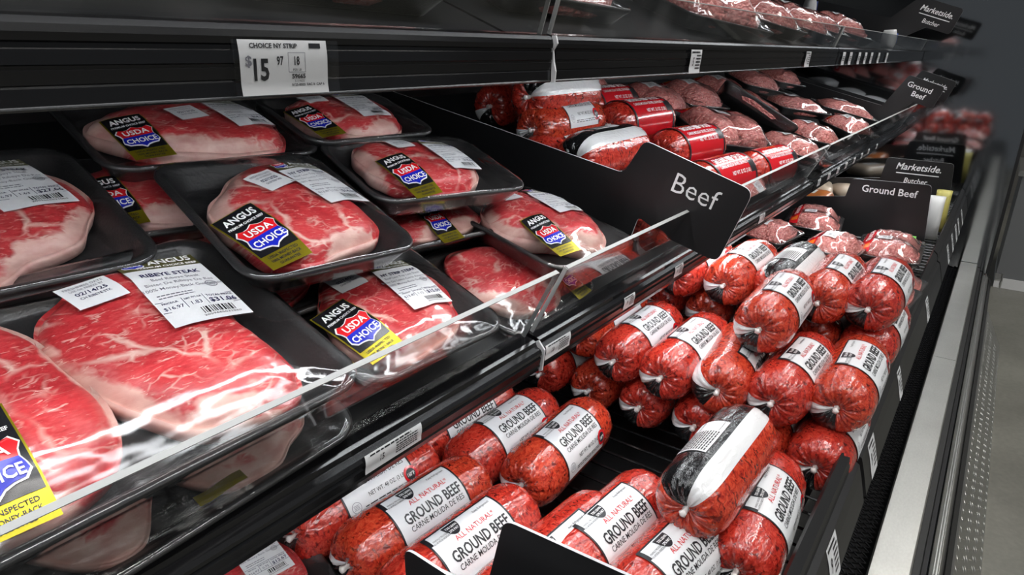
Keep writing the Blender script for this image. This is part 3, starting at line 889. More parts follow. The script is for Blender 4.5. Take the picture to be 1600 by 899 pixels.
def price_label(root, film, cx, cy, rot, title, lines, price, lb, perlb, s=1.0, seed=0):
    w, h = .054 * s, .084 * s
    fn = lab_fn(film, cx, cy, rot)
    f1 = Flat().text(title, 0, .0195 * s, .0068 * s, .02, fit=min(.047, .0034 * len(title)) * s)
    f2 = Flat()
    for i, tx in enumerate(lines): f2.text(tx, 0, (.0125 - .0062 * i) * s, .0046 * s, .002)
    f2.lines(-.022 * s, .002 * s, -.006 * s, -.012 * s, 2, seed, .4)
    f2.ring(.0185 * s, -.001 * s, .0036 * s, .0042 * s, 18).ring(.0185 * s, -.001 * s, .0026 * s, .0029 * s, 14).lines(.0160 * s, .0210 * s, .0008 * s, -.0028 * s, 3, seed)
    f3 = Flat().rect(-.0265 * s, -.0145 * s, .0265 * s, -.0140 * s).rect(-.0265 * s, -.0265 * s, .0265 * s, -.0260 * s).rect(-.010 * s, -.0262 * s, -.0096 * s, -.0142 * s).rect(.004 * s, -.0262 * s, .0044 * s, -.0142 * s)
    f3.text('PRICE/LB.', -.018 * s, -.0168 * s, .0026 * s, .02).text('NET WT./LB.', -.003 * s, -.0168 * s, .0026 * s, .02, fit=.0115 * s).text('TOTAL PRICE', .0155 * s, -.0168 * s, .0033 * s, .02, fit=.019 * s)
    f3.text(perlb, -.018 * s, -.0225 * s, .0048 * s).text(lb, -.003 * s, -.0225 * s, .0048 * s).text(price, .0155 * s, -.0222 * s, .0068 * s, .02, fit=.019 * s)
    f4 = Flat().barcode(-.004 * s, .019 * s, -.0355 * s, -.0285 * s, seed); f4.text('2059665031060', .0075 * s, -.0375 * s, .0024 * s, fit=.026 * s)
    sheet = obj('price_label', Flat().rect(-w / 2, -h / 2, w / 2, h / 2 - .012 * s, 10, 16).mesh('price_label', 'white_paper', lambda a, b: fn(a, b, .0003)), root)
    hd = obj('header_strip', Flat().rect(-w / 2, h / 2 - .012 * s, w / 2, h / 2 + .003 * s, 10, 5).mesh('header_strip', 'olive', lambda a, b: fn(a, b, .0003)), root)
    for nm, m, fl in (('title', 'ink_blue', f1), ('small_print', 'ink_grey', f2), ('price_lines', 'ink_blue', f3), ('barcode', 'ink', f4)):
        obj(nm, fl.mesh(nm, m, lambda a, b: fn(a, b, .0007)), sheet)
    y = .0385 * s
    hw = Flat().text('ANGUS', .008 * s, y + .0015 * s, .0098 * s, .025, fit=.031 * s).text('PREMIUM CHOICE BEEF', .004 * s, y - .0062 * s, .0038 * s, .025, fit=.042 * s)
    obj('header_lettering', hw.mesh('header_lettering', 'print_white', lambda a, b: fn(a, b, .0008)), hd)
    obj('emblem_outline', Flat().disc(shield_pts(-.0175 * s, y + .001 * s, .0155 * s, .0122 * s)).mesh('emblem_outline', 'print_white', lambda a, b: fn(a, b, .0006)), hd)
    obj('emblem_red', Flat().disc(shield_pts(-.0175 * s, y + .001 * s, .0142 * s, .0108 * s, 'top')).mesh('emblem_red', 'shield_red', lambda a, b: fn(a, b, .0008)), hd)
    obj('emblem_blue', Flat().disc(shield_pts(-.0175 * s, y + .001 * s, .0142 * s, .0108 * s, 'bottom')).mesh('emblem_blue', 'shield_blue', lambda a, b: fn(a, b, .0008)), hd)
    obj('emblem_lettering', Flat().text('USDA', -.0175 * s, y + .0034 * s, .0042 * s, .02, fit=.009 * s).text('CHOICE', -.0175 * s, y - .001 * s, .0036 * s, .02, fit=.011 * s).mesh('emblem_lettering', 'print_white', lambda a, b: fn(a, b, .0011)), hd)
def date_label(root, film, cx, cy, rot, date, cut, s=1.0):
    w, h = .036 * s, .034 * s
    fn = lab_fn(film, cx, cy, rot)
    f = Flat().text('FRESHNESS DATE', 0, .0118 * s, .0042 * s, .01, fit=.028 * s).text('USE OR FREEZE BY', 0, .0072 * s, .0036 * s, .005, fit=.024 * s)
    g = Flat().text(date, 0, .0010 * s, .0062 * s, .015, fit=.0225 * s).text(cut, 0, -.0052 * s, .0040 * s, .005, fit=.022 * s)
    flat_label(root, 'date_label', fn, w, h, [('lettering', 'ink_grey', f), ('date', 'ink_blue', g)], na=6, nb=6)
def brand_label(root, film, cx, cy, rot, s=1.0):
    w, h = .040 * s, .078 * s
    fn = lab_fn(film, cx, cy, rot)
    back = obj('brand_label', Flat().rect(-w / 2, -h / 2, w / 2, h / 2, 10, 18).mesh('brand_label', 'gold_foil', lambda a, b: fn(a, b, .0003)), root)
    obj('black_field', Flat().rect(-w / 2 + .0012 * s, -.0225 * s, w / 2 - .0012 * s, h / 2 - .0012 * s, 9, 14).mesh('black_field', 'label_black', lambda a, b: fn(a, b, .0006)), back)
    t1 = Flat().text('ANGUS', 0, .0285 * s, .0112 * s, .03, fit=.030 * s).text('PREMIUM CHOICE BEEF', 0, .0195 * s, .0040 * s, .02, fit=.033 * s)
    obj('lettering', t1.mesh('lettering', 'print_white', lambda a, b: fn(a, b, .0010)), back)
    obj('badge_outline', Flat().disc(shield_pts(0, -.002 * s, .0365 * s, .034 * s)).mesh('badge_outline', 'print_white', lambda a, b: fn(a, b, .0009)), back)
    obj('badge_red', Flat().disc(shield_pts(0, -.002 * s, .0345 * s, .0315 * s, 'top')).mesh('badge_red', 'shield_red', lambda a, b: fn(a, b, .0013)), back)
    obj('badge_blue', Flat().disc(shield_pts(0, -.002 * s, .0345 * s, .0315 * s, 'bottom')).mesh('badge_blue', 'shield_blue', lambda a, b: fn(a, b, .0013)), back)
    obj('badge_lettering', Flat().text('USDA', 0, .0045 * s, .0108 * s, .02, fit=.024 * s).text('CHOICE', 0, -.0095 * s, .0105 * s, .02, fit=.029 * s).mesh('badge_lettering', 'print_white', lambda a, b: fn(a, b, .0017)), back)
    t2 = Flat().text('USDA INSPECTED', 0, -.0262 * s, .0040 * s, .015, fit=.029 * s).text('100% MONEY-BACK', 0, -.0308 * s, .0040 * s, .015, fit=.029 * s).text('GUARANTEE', 0, -.0352 * s, .0038 * s, .015, fit=.020 * s)
    obj('guarantee_print', t2.mesh('guarantee_print', 'ink', lambda a, b: fn(a, b, .0006)), back)
STRIP = ['Beef Loin Top Loin Steak', 'Bistec De Lomo Corte Americano', '100% Money-Back Guarantee']
RIB = ['Beef Ribeye Steak', 'Bistec De Ribeye De Res', '100% Money-Back Guarantee']
def steak_pack(label, P, tilt, rot, w, l, meats, price=None, date=None, brand=None, h=.028, roll=0, seed=0, name='steak_pack', r=.028):
    t = thing(name, label, 'meat pack', 'wrapped steak packs', pose(P, tilt, rot, h, roll))
    obj('foam_tray', tray_mesh(w, l, h, r), t)
    for m in meats: m.fit_in(w / 2 - .013, l / 2 - .013)
    for m in meats: obj('steak', m.mesh('steak', 'steak_meat'), t)
    fm = Film(w, l, h, meats, r)
    obj('wrap_film', fm.mesh(seed), t)
    if price: price_label(t, fm, *price, seed=seed)
    if date: date_label(t, fm, *date)
    if brand: brand_label(t, fm, *brand)
    return t
NYT, RBT = 'NY STRIP STEAK', 'RIBEYE STEAK'
# two ribeyes in the big front pack
steak_pack('large front pack of two ribeye steaks labelled 31.06 behind the acrylic', (.1185, .437, -.186), 20, 1, .31, .222,
           [Meat(.066, -.005, .068, .096, .033, 6, [(200, 60, .16), (250, 35, .25), (40, 25, .1)], 11), Meat(-.066, -.012, .064, .093, .035, -6, [(20, 60, .14), (270, 45, .3), (120, 30, .3)], 23)],
           price=(.0955, .034, -3, RBT, RIB, '$31.06', '1.83', '$16.97', 1.08), date=(.0415, .055, 6, '02/14/25', 'CH RIBEYE STK', .95), brand=(-.0625, -.062, -3, 1.0), seed=3)
steak_pack('ribeye pack labelled 27.66 at the left picture edge', (.127, .606, -.113), 20, -3, .205, .205,
           [Meat(.018, -.006, .076, .082, .030, 10, [(300, 70, .22), (20, 30, .15)], 5)], price=(.040, .026, 10, RBT, RIB, '$27.66', '1.63', '$16.97', 1.0), seed=5)
steak_pack('strip steak pack labelled 14.01 in the middle of the shelf', (.345, .523, -.133), 20, -6, .172, .205,
           [Meat(.0, -.008, .070, .086, .034, -12, [(160, 75, .30), (100, 30, .2), (300, 35, .2)], 8)],
           price=(.046, .018, 12, NYT, STRIP, '$14.01', '1.04', '$13.47', 1.0), date=(-.004, .026, 24, '02/12/25', 'CH NY STRIP THCK', .95), brand=(-.052, -.052, 12, 1.0), seed=8)
steak_pack('strip steak pack labelled 14.14 at the back under the upper rail', (.359, .70, -.0715), 20, -4, .228, .168,
           [Meat(.0, -.006, .095, .066, .034, -6, [(180, 45, .25), (265, 60, .3)], 12)],
           price=(.050, .004, 10, NYT, STRIP, '$14.14', '1.05', '$13.47', .9), date=(-.006, .0, 14, '02/13/25', 'CH NY STRIP THCK', .9), brand=(-.068, -.034, 3, .95), seed=12)
steak_pack('strip steak pack labelled 22.45 at the back beside the dark divider', (.55, .674, -.071), 20, -3, .196, .140,
           [Meat(.004, -.004, .084, .056, .031, -4, [(190, 45, .2), (280, 50, .3)], 16)],
           price=(.020, .004, 2, NYT, STRIP, '$22.45', '1.65', '$13.47', .85), date=(-.035, .028, 4, '02/13/25', 'CH NY STRIP THCK', .8), brand=(-.066, -.024, 6, .9), seed=16)
steak_pack('strip steak pack labelled 18.46 right of the middle pack', (.557, .545, -.124), 20, -10, .222, .150,
           [Meat(-.008, -.004, .090, .062, .035, -8, [(175, 60, .2), (60, 50, .35), (330, 30, .3)], 21)],
           price=(.030, .0, 4, NYT, STRIP, '$18.46', '1.37', '$13.47', .88), date=(-.024, .030, 8, '02/14/25', 'CH NY STRIP THCK', .8), brand=(-.052, -.036, 8, .95), seed=21)
steak_pack('shiny strip steak pack labelled 13.45 tipped against the acrylic corner', (.685, .465, -.208), 15, -2, .186, .205,
           [Meat(.002, -.006, .076, .082, .040, 6, [(180, 60, .16), (270, 50, .2)], 25)],
           price=(.036, .014, -8, NYT, STRIP, '$13.45', '1.00', '$13.47', .9), date=(-.014, .052, -10, '02/14/25', 'CH NY STRIP THCK', .85), brand=(-.045, -.045, -6, .95), seed=25, roll=0)
steak_pack('strip steak pack labelled 15.09 in front behind the acrylic', (.385, .437, -.222), 20, -2, .178, .172,
           [Meat(-.002, -.006, .076, .070, .032, 4, [(185, 50, .18), (270, 60, .2), (95, 30, .12)], 31)],
           price=(.028, .004, -3, NYT, STRIP, '$15.09', '1.12', '$13.47', .92), date=(-.026, .034, 3, '02/14/25', 'CH NY STRIP THCK', .85), brand=(-.058, -.026, 8, .95), seed=31)
# the lower layer, partly covered
low_pack = steak_pack('covered steak pack at the bottom under the 31.06 pack', (.150, .440, -.245), 21, 3, .26, .190, [Meat(.05, -.02, .06, .07, .020, 0, [(270, 80, .3)], 41), Meat(-.06, -.02, .055, .07, .020, 0, [(270, 60, .3)], 42)], seed=41, h=.022)
obj('gold_label', Flat().rect(-.017, -.004, .017, .005, 5, 2).mesh('gold_label', 'gold_foil', lambda a, b: (.012 + a, -.080 + b, .0275 + .0012 * math.sin(a * 160)), True), low_pack)
steak_pack('covered steak pack under the tipped shiny pack', (.600, .455, -.257), 21, 6, .20, .172, [Meat(-.012, -.006, .078, .070, .030, 0, [(200, 50, .2), (300, 50, .3)], 44)], brand=(.052, -.052, 0, .9), seed=44, h=.022)
steak_pack('covered steak pack under the left end of the 14.14 pack', (.290, .645, -.124), 20, -8, .19, .150, [Meat(0, -.008, .08, .060, .028, 0, [(190, 50, .3), (270, 60, .4)], 47)], brand=(-.052, -.026, 4, .95), seed=47, h=.024)
steak_pack('low steak pack peeking out below the central pack', (.300, .545, -.189), 21, 0, .19, .16, [Meat(-.01, -.006, .078, .062, .024, 0, [(180, 70, .2)], 49)], seed=49, h=.022)
steak_pack('covered steak pack under the 18.46 pack', (.555, .560, -.178), 21, -6, .20, .15, [Meat(0, -.006, .082, .060, .024, 0, [(270, 60, .3)], 51)], brand=(-.01, -.045, 4, .85), seed=51, h=.022)
steak_pack('thin ribeye pack on the deck below the shelf lip', (.285, .590, -.585), 8, -8, .17, .20, [Meat(-.004, -.006, .068, .080, .016, 0, [(200, 40, .2)], 53)], price=(.026, .040, 0, 'RIBEYE STEAK THIN', RIB, '$12.67', '0.75', '$16.97', .95), seed=53, h=.026)

# ------------------------------------------------------------------ ground beef trays (copies of three masters)
def gb_master(w, l, hgt, seed, red=True, two=False):
    t = thing('ground_beef_tray', 'x', 'meat pack', 'wrapped trays of ground beef')
    h = .026
    obj('foam_tray', tray_mesh(w, l, h, .02), t)
    if two: ms = [Meat(-w * .22, 0, w * .235, l * .43, hgt, 0, None, seed, 3.0), Meat(w * .22, 0, w * .235, l * .43, hgt, 0, None, seed + 1, 3.0)]
    else: ms = [Meat(0, 0, w * .455, l * .445, hgt, 0, None, seed, 3.2)]
    for m in ms: obj('ground_beef', m.mesh('ground_beef', 'ground_meat'), t)
    fm = Film(w, l, h, ms, .02)
    obj('wrap_film', fm.mesh(seed), t)
    fn = lab_fn(fm, 0, l * .20, 0)
    if red:
        s_ = obj('red_strip', Flat().rect(-w * .46, l * .06, w * .46, l * .20, 14, 3).mesh('red_strip', 'label_red', lambda a, b: fn(a, b, .0005)), t)
        obj('strip_mark', Flat().rect(-w * .40, l * .08, -w * .33, l * .18, 2, 3).mesh('strip_mark', 'label_orange', lambda a, b: fn(a, b, .0009)), s_)
        obj('strip_lettering', Flat().text('GROUND BEEF', w * .06, l * .13, l * .09, .02, fit=w * .6).mesh('strip_lettering', 'print_white', lambda a, b: fn(a, b, .0010)), s_)
    fl = Flat().barcode(-.012, .012, -.004, .006, seed).lines(-.018, .018, -.006, -.014, 3, seed)
    flat_label(t, 'price_label', lab_fn(fm, -w * .12, l * .10, 0), .046, .036, [('lettering', 'ink', fl)])
    return t
def copy_tree(o, parent=None):
    c = o.copy(); COL.objects.link(c)
    if parent is not None: c.parent = parent; c.matrix_parent_inverse = o.matrix_parent_inverse.copy()
    for ch in list(o.children): copy_tree(ch, c)
    return c
GB = [gb_master(.20, .145, .052, 61), gb_master(.25, .170, .055, 63, True, True), gb_master(.24, .13, .046, 66, False)]
GBUSED = [False] * 3
def gb(k, label, P, tilt, rot, roll=0):
    if GBUSED[k]: t = copy_tree(GB[k])
    else: t = GB[k]; GBUSED[k] = True
    t['label'] = label
    t.matrix_world = pose(P, tilt, rot, .026, roll)
    return t
# middle shelf
SH = 'on the middle shelf'
gb(1, 'double ground beef tray with red strips in the middle of the middle shelf', (1.55, .53, -.168), 24, -22)
gb(0, 'ground beef tray at the middle shelf front with a glossy crinkled wrap', (1.80, .435, -.232), 16, -30, 6)
gb(0, 'second ground beef tray along the middle shelf acrylic front', (2.07, .450, -.222), 18, -24, 4)
gb(0, 'ground beef tray behind the chuck rolls, nearest of the back row', (1.52, .70, -.105), 22, -12)
gb(0, 'ground beef tray in the back row, second along', (1.76, .70, -.105), 22, -14)
gb(0, 'ground beef tray in the back row, third along', (2.00, .71, -.10), 22, -12)
gb(2, 'narrow ground beef tray standing on edge beside the double tray', (1.92, .575, -.150), 20, -70, 38)
gb(2, 'long dark ground beef tray lying along the far middle shelf', (2.38, .58, -.160), 16, -30, 0)
gb(0, 'ground beef tray at the back right of the middle shelf', (2.45, .75, -.09), 20, -30)
gb(0, 'ground beef tray at the far back corner of the middle shelf', (2.80, .76, -.085), 20, -20)
gb(2, 'shiny narrow ground beef tray near the far divider', (2.78, .50, -.195), 18, -55, 0)
gb(0, 'small ground beef tray wedged at the far acrylic front', (2.52, .43, -.235), 18, -20)
gb(0, 'ground beef tray far behind, under the upper rail joint', (1.36, .83, -.06), 22, -8)
# deck
gb(0, 'ground beef tray on the deck behind the rolls, left front', (1.70, .50, -.545), 3, 4)
gb(0, 'ground beef tray on the deck, second back on the left', (1.92, .49, -.49), 6, -6)
gb(1, 'double ground beef tray on the deck tucked against the wide sign', (2.26, .44, -.515), 5, 8)
gb(0, 'ground beef tray on top in the middle of the deck trays', (1.96, .315, -.510), 5, -4)
gb(0, 'ground beef tray under the middle one on the deck', (1.90, .29, -.570), 2, 2)
gt = gb(1, 'double ground beef tray on the deck with a green sticker corner', (2.10, .195, -.530), 3, 2)
obj('green_sticker', MB().box((.075, -.055, .0475), (.105, -.028, .0482)).mesh('green_sticker', 'green_sticker'), gt)
gb(0, 'ground beef tray peeking over the end roll beside the rail', (1.56, .150, -.50), 4, -6)
gb(0, 'ground beef tray right behind the long end roll', (1.78, .150, -.540), 3, -4)
gb(0, 'ground beef tray low beside the sign foot', (2.36, .20, -.58), 2, 0)
# upper shelf
def up_z(y): return .012 + (y - .372) * T22
for P, rot, k, lb in (((1.16, .46, up_z(.46) + .03), -15, 1, 'ground beef tray on the upper shelf with a ring shaped glare'), ((1.50, .47, up_z(.47) + .03), -25, 0, 'wrapped tray on the upper shelf right of the glaring one'), ((1.72, .46, up_z(.46) + .03), -30, 0, 'wrapped tray on the upper shelf near the second joint'), ((1.95, .47, up_z(.47) + .03), -20, 2, 'wrapped tray on the upper shelf past the second joint'), ((2.25, .46, up_z(.46) + .03), -25, 0, 'wrapped tray on the upper shelf before the script sign'), ((.70, .48, up_z(.48) + .026), -6, 2, 'dark foam pack on the upper shelf above the cracked joint'), ((.36, .47, up_z(.47) + .026), -4, 0, 'wrapped pack on the upper shelf above the large price tag')):
    gb(k, lb, P, 22, rot)

# ------------------------------------------------------------------ beef rolls (chubs)
CR = .0475
def chub_prof(L):
    near = [(.0095, .0035), (.005, .010), (.0015, .017), (.001, .025), (.0035, .0325), (.0095, .0395), (.019, .0440), (.032, .0466), (.048, .0475)]
    far = [(L - x, r) for x, r in near][::-1]
    midp = [(near[-1][0] + (far[0][0] - near[-1][0]) * k / 7, CR) for k in range(1, 7)]
    return near + midp + far
class Chub:
    def __init__(s, L, seed):
        s.L = L; rr = random.Random(seed); s.ph = [rr.uniform(0, 6.28) for _ in range(8)]
    def rad(s, x, phi):
        """body radius away from the gathered ends"""
        return CR * (1 + .012 * math.cos(2 * phi + s.ph[0]) + .008 * math.cos(3 * phi + s.ph[1] + x * 22) + .006 * math.sin(x * 48 + s.ph[2]))
    def pt(s, x, phi, off=0.0):
        r = s.rad(x, phi) + off
        return (x, -r * math.sin(phi), r * math.cos(phi))
    def mesh(s, m='chub_casing'):
        n = 80; prof = chub_prof(s.L); v = []; f = []; uv = []
        for k, (x, r) in enumerate(prof):
            e = min(x, s.L - x)
            amp = .0030 * math.exp(-((e - .004) / .022) ** 2) * min(1, r / .02)
            for i in range(n):
                phi = -math.pi + 2 * math.pi * i / n
                pl = math.sin(23 * phi + s.ph[3]) * .6 + math.sin(37 * phi + s.ph[4]) * .4 + .5 * math.sin(11 * phi + s.ph[5])
                sc = s.rad(x, phi) / CR
                rr = r * sc + amp * pl * .7
                xx = x + amp * pl * (1 if x < s.L / 2 else -1) * .9
                v.append((xx, -rr * math.sin(phi), rr * math.cos(phi)))
        K = len(prof)
        for k in range(K - 1):
            for i in range(n):
                j = (i + 1) % n
                f.append((k * n + i, (k + 1) * n + i, (k + 1) * n + j, k * n + j))
                u0, u1 = i / n, (i + 1) / n; v0, v1 = k / K, (k + 1) / K
                uv += [(u0, v0), (u0, v1), (u1, v1), (u1, v0)]
        for k, x in ((0, .0095), (K - 1, s.L - .0095)):
            v.append((x, 0, 0)); q = len(v) - 1
            for i in range(n):
                j = (i + 1) % n
                f.append((k * n + j, q, k * n + i) if k == 0 else (k * n + i, q, k * n + j)); uv += [(i / n, .5)] * 3
        return mesh('casing', v, f, m, True, uv)
def clip_mesh():
    rings = []
    for x, r in ((.012, .0036), (.007, .0042), (.003, .0030), (.000, .0042), (-.003, .0046), (-.0050, .0022)):
        rings.append([(x, r * math.cos(t_) * (1.15 if i % 2 else .85), r * math.sin(t_) * (1.1 if i % 2 else .9)) for i, t_ in enumerate(np.linspace(0, 2 * math.pi, 10, endpoint=False))])
    v, f = loft(rings); return mesh('clip', v, f, 'clip', True)
CLIP = clip_mesh()
def chub_master(seed, L=.232, kind='plain', casing='chub_casing'):
    c = Chub(L, seed)
    t = thing('beef_roll', 'x', 'meat roll', 'rolls of ground beef')
    obj('casing', c.mesh(casing), t)
    o = obj('clip', CLIP, t); o = obj('clip', CLIP, t); o.location = (L, 0, 0); o.rotation_euler = (0, math.pi, 0)
    a0 = L / 2
    if kind == 'plain':
        ph0 = math.radians(38); Wl, Hl = .108, .096
        fn = lambda a, b, off: c.pt(a0 + a, ph0 - b / CR, .0006 + off)
        lab = obj('label', Flat().rect(-Wl / 2, -Hl / 2, Wl / 2, Hl / 2, 6, 18).mesh('label', 'white_paper', lambda a, b: fn(a, b, .0004)), t)
        bd = Flat().rect(-Wl / 2 - .0022, -Hl / 2, -Wl / 2 + .0003, Hl / 2 + .002, 1, 18).rect(Wl / 2 - .0003, -Hl / 2, Wl / 2 + .0022, Hl / 2 + .002, 1, 18).rect(-Wl / 2, Hl / 2 - .0003, Wl / 2, Hl / 2 + .002, 6, 1)
        bd.rect(-Wl / 2, Hl / 2 - .016, -Wl / 2 + .004, Hl / 2, 1, 3)
        k = Flat().text('GROUND BEEF', .004, .0075, .0190, .022, fit=.092).text('CARNE MOLIDA DE RES', .004, -.0055, .0098, .004, fit=.088)
        k.text('NET WT. 48 OZ. (3 LB.)', .012, -.0235, .0082, .004, fit=.062)
        k.lines(-.030, .050, -.034, -.040, 2, seed, .45).text('MINIMALLY PROCESSED', -.036, .0360, .0036, fit=.024).text('NO ARTIFICIAL INGREDIENTS', -.036, .0322, .0036, fit=.027).text('Keep Refrigerated', .034, .0395, .0052, fit=.028)
        g = Flat().ring(-.042, -.031, .0064, .0071, 20).lines(-.046, -.038, -.0275, -.0345, 4, seed, .45)
        rd = Flat().text('ALL NATURAL*', .008, .0235, .0098, .004, fit=.064)
        bdg = [(-.016 + .0115 * math.cos(q), Hl / 2 - .002 - .0185 * math.sin(q)) for q in np.linspace(0, math.pi, 14)]
        badge = Flat().fan(bdg)
        bt = Flat().text('73% LEAN', -.016, .0405, .0048, .02, fit=.0175).text('27% FAT', -.016, .0345, .0045, .02, fit=.0145)
        for nm, m, fl, of in (('label_border', 'ink', bd, .0008), ('lettering', 'ink', k, .0010), ('stamp', 'ink_grey', g, .0010), ('red_lettering', 'ink_red', rd, .0010), ('badge', 'ink', badge, .0009), ('badge_lettering', 'print_white', bt, .0013)):
            obj(nm, fl.mesh(nm, m, lambda a, b, of=of: fn(a, b, of)), lab)
        rg = Flat().ring(.049, -.028, .0075, .0112, 22, 1.05); rc = Flat().ring(.049, -.028, .0, .0076, 22, 1.05); rt = Flat().text('160°F', .049, -.028, .0072, .02, fit=.0115)
        obj('warning_ring', rg.mesh('warning_ring', 'label_red', lambda a, b: fn(a, b, .0012)), lab)
        obj('warning_disc', rc.mesh('warning_disc', 'ink', lambda a, b: fn(a, b, .0011)), lab)
        obj('warning_lettering', rt.mesh('warning_lettering', 'print_white', lambda a, b: fn(a, b, .0016)), lab)
        # nutrition print on the black back band
        ph1 = math.radians(-150)
        f2 = lambda a, b, off: c.pt(a0 + a, ph1 - b / CR, .0006 + off)
        nb_ = obj('back_panel', Flat().rect(-.055, -.017, .03, .024, 6, 8).mesh('back_panel', 'print_white', lambda a, b: f2(a, b, .0004)), t)
        obj('back_print', Flat().lines(-.052, .0, .022, -.015, 11, seed, .5).barcode(.004, .027, -.012, .016, seed).mesh('back_print', 'ink', lambda a, b: f2(a, b, .0008)), nb_)
    else:
        ph0 = math.radians(30); Wl, Hl = .150, .150
        fn = lambda a, b, off: c.pt(a0 + a, ph0 - b / CR, .0006 + off)
        lab = obj('label', Flat().rect(-Wl / 2, -Hl / 2, Wl / 2, Hl / 2, 6, 26).mesh('label', 'label_red', lambda a, b: fn(a, b, .0004)), t)
        k = Flat().text('GROUND BEEF CHUCK', 0, .012, .021, .03, fit=.125).text('CARNE MOLIDA DE RES, DE PALETA', 0, -.006, .0105, .01, fit=.118).text('NET WT. 32 OZ. (2 LB.)', .012, -.024, .0105, .01, fit=.08)
        obj('lettering', k.mesh('lettering', 'print_white', lambda a, b: fn(a, b, .0009)), lab)
        obj('orange_lettering', Flat().text('ALL NATURAL*', 0, .030, .010, .01, fit=.07).mesh('orange_lettering', 'label_orange', lambda a, b: fn(a, b, .0009)), lab)
        for fl in (Flat().rect(Wl / 2 - .002, -Hl / 2, Wl / 2 + .004, Hl / 2, 1, 26), Flat().rect(-Wl / 2 - .004, -Hl / 2, -Wl / 2 + .002, Hl / 2, 1, 26), Flat().rect(Wl / 2 - .02, -.03, Wl / 2, -.005, 2, 6)):
            obj('black_band', fl.mesh('black_band', 'ink', lambda a, b: fn(a, b, .0008)), lab)
    return t
CM = {'a': chub_master(1), 'b': chub_master(2, casing='chub_casing_warm'), 'c': chub_master(3, .24), 'k': chub_master(4, .225, 'chuck')}
CU = {k: False for k in CM}
def roll_(k, label, p, yaw=0, roll=0, pitch=0, sc=1.0):
    if CU[k]: t = copy_tree(CM[k])
    else: t = CM[k]; CU[k] = True
    t['label'] = label
    t.matrix_world = Matrix.Translation((p[0], p[1], p[2] + HC)) @ Matrix.Rotation(math.radians(yaw), 4, 'Z') @ Matrix.Rotation(math.radians(-pitch), 4, 'Y') @ Matrix.Rotation(math.radians(roll), 4, 'X') @ Matrix.Scale(sc, 4)
L1, L2, L3 = -.577, -.492, -.408
N = 'beef roll '
roll_('a', N + 'half hidden under the shelf lip, front left', (.355, .618, L1), -5, -16)
roll_('b', N + 'in the front left group, second from the shelf lip', (.362, .523, L1), -4, 8)
roll_('a', N + 'in the front left group behind the low divider board', (.350, .432, L1), -4, 6)
roll_('c', N + 'just left of the near bottom sign, mostly hidden', (.395, .337, L1), -4, 22)
roll_('a', N + 'in the back left pair, the left one', (.585, .540, L1), 0, 0)
roll_('b', N + 'in the back left pair, the right one', (.61, .446, L1), 3, 4)
roll_('c', N + 'deep under the middle shelf lip behind the bent tag', (.565, .640, L1), -5, 22)
roll_('c', N + 'just right of the near bottom sign with its red ring showing', (.475, .310, L1), -5, 6)
roll_('a', N + 'at the bottom edge of the picture right of the sign', (.482, .226, L1), -6, 6)
roll_('b', N + 'lying on top showing its black and white back', (.612, .208, L2 - .012), -1, 126)
roll_('c', N + 'with a red ring, leaning by the deck rail', (.632, .146, L1), 5, 8)
for i, (y, lb) in enumerate([(.616, 'at the left end'), (.509, 'second from the left'), (.408, 'third from the left'), (.308, 'fourth from the left'), (.213, 'fifth from the left, mostly hidden'), (.121, 'at the right end by the rail')]):
    roll_('abcabc'[i], N + 'in the bottom stack row, ' + lb, (.905, y, L1), 1, [10, -6, 4, 14, 2, -4][i])
for i, (x, y, yw, rl, lb) in enumerate([(.935, .552, 0, 10, 'tucked under the shelf lip at the left'), (.885, .452, 1, 0, 'second from the left'), (.878, .362, 0, -2, 'third from the left'), (.890, .272, 7, 38, 'fourth, turned so its label faces right'), (.905, .195, -2, 4, 'fifth, under the top roll'), (.945, .113, 1, -2, 'at the right end over the rail')]):
    roll_('bacbab'[i], N + 'in the second stack row, ' + lb, (x, y, L2), yw, rl)
roll_('b', N + 'lying on the very top of the tall stack', (.965, .243, L3 + .002), 2, 2)
# rear part of the stack
for i, y in enumerate((.56, .46, .36, .26, .16)): roll_('abcab'[i], N + 'buried in the rear of the tall stack', (1.19, y, L1), 0, 0)
for i, y in enumerate((.51, .41, .31, .21, .115)): roll_('cbabc'[i], N + 'buried in the rear of the tall stack', (1.185, y, L2), 0, 5)
for i, (x, y, rl, lb) in enumerate([(1.13, .455, 2, 'left, under the large sign corner'), (1.14, .362, 0, 'second, beside the black backed one'), (1.17, .278, 150, 'showing its black and silver back'), (1.15, .198, 14, 'fourth, label turned to the right'), (1.17, .122, 6, 'at the right end by the rail')]):
    roll_('abcba'[i], N + 'on the rear top row, ' + lb, (x, y, L3), 0, rl)
# rolls on the middle shelf
roll_('a', N + 'with a white tie at the back left of the middle shelf', (.98, .79, -.092), 12, -20, 0, .92)
roll_('c', N + 'with its white band up on top of the middle shelf pile', (.90, .645, -.066), 4, 170, 0, .92)
roll_('b', N + 'with white label in the middle shelf pile', (.895, .632, -.118), 2, -6, 0, .92)
roll_('a', N + 'with black crinkled back in front on the middle shelf', (.868, .53, -.158), 2, 140, 0, .95)
roll_('k', 'red labelled chuck roll at the back of the middle shelf pile', (1.12, .61, -.128), -4, -4, 0, .95)
roll_('k', 'red labelled chuck roll in the middle of the shelf pile', (1.17, .520, -.180), -6, 0, 0, .95)
roll_('k', 'red labelled chuck roll at the shelf front beside the large sign', (1.11, .430, -.226), -6, 4, 0, .95)
roll_('k', 'red labelled chuck roll further along the shelf front', (1.36, .415, -.232), -8, 8, 0, .9)
roll_('a', N + 'at the shelf front right behind the acrylic and sign', (.86, .435, -.232), -2, -10, 0, .95)
roll_('k', 'red labelled chuck roll tucked behind the white banded roll', (1.14, .69, -.105), 0, 0, 0, .95)
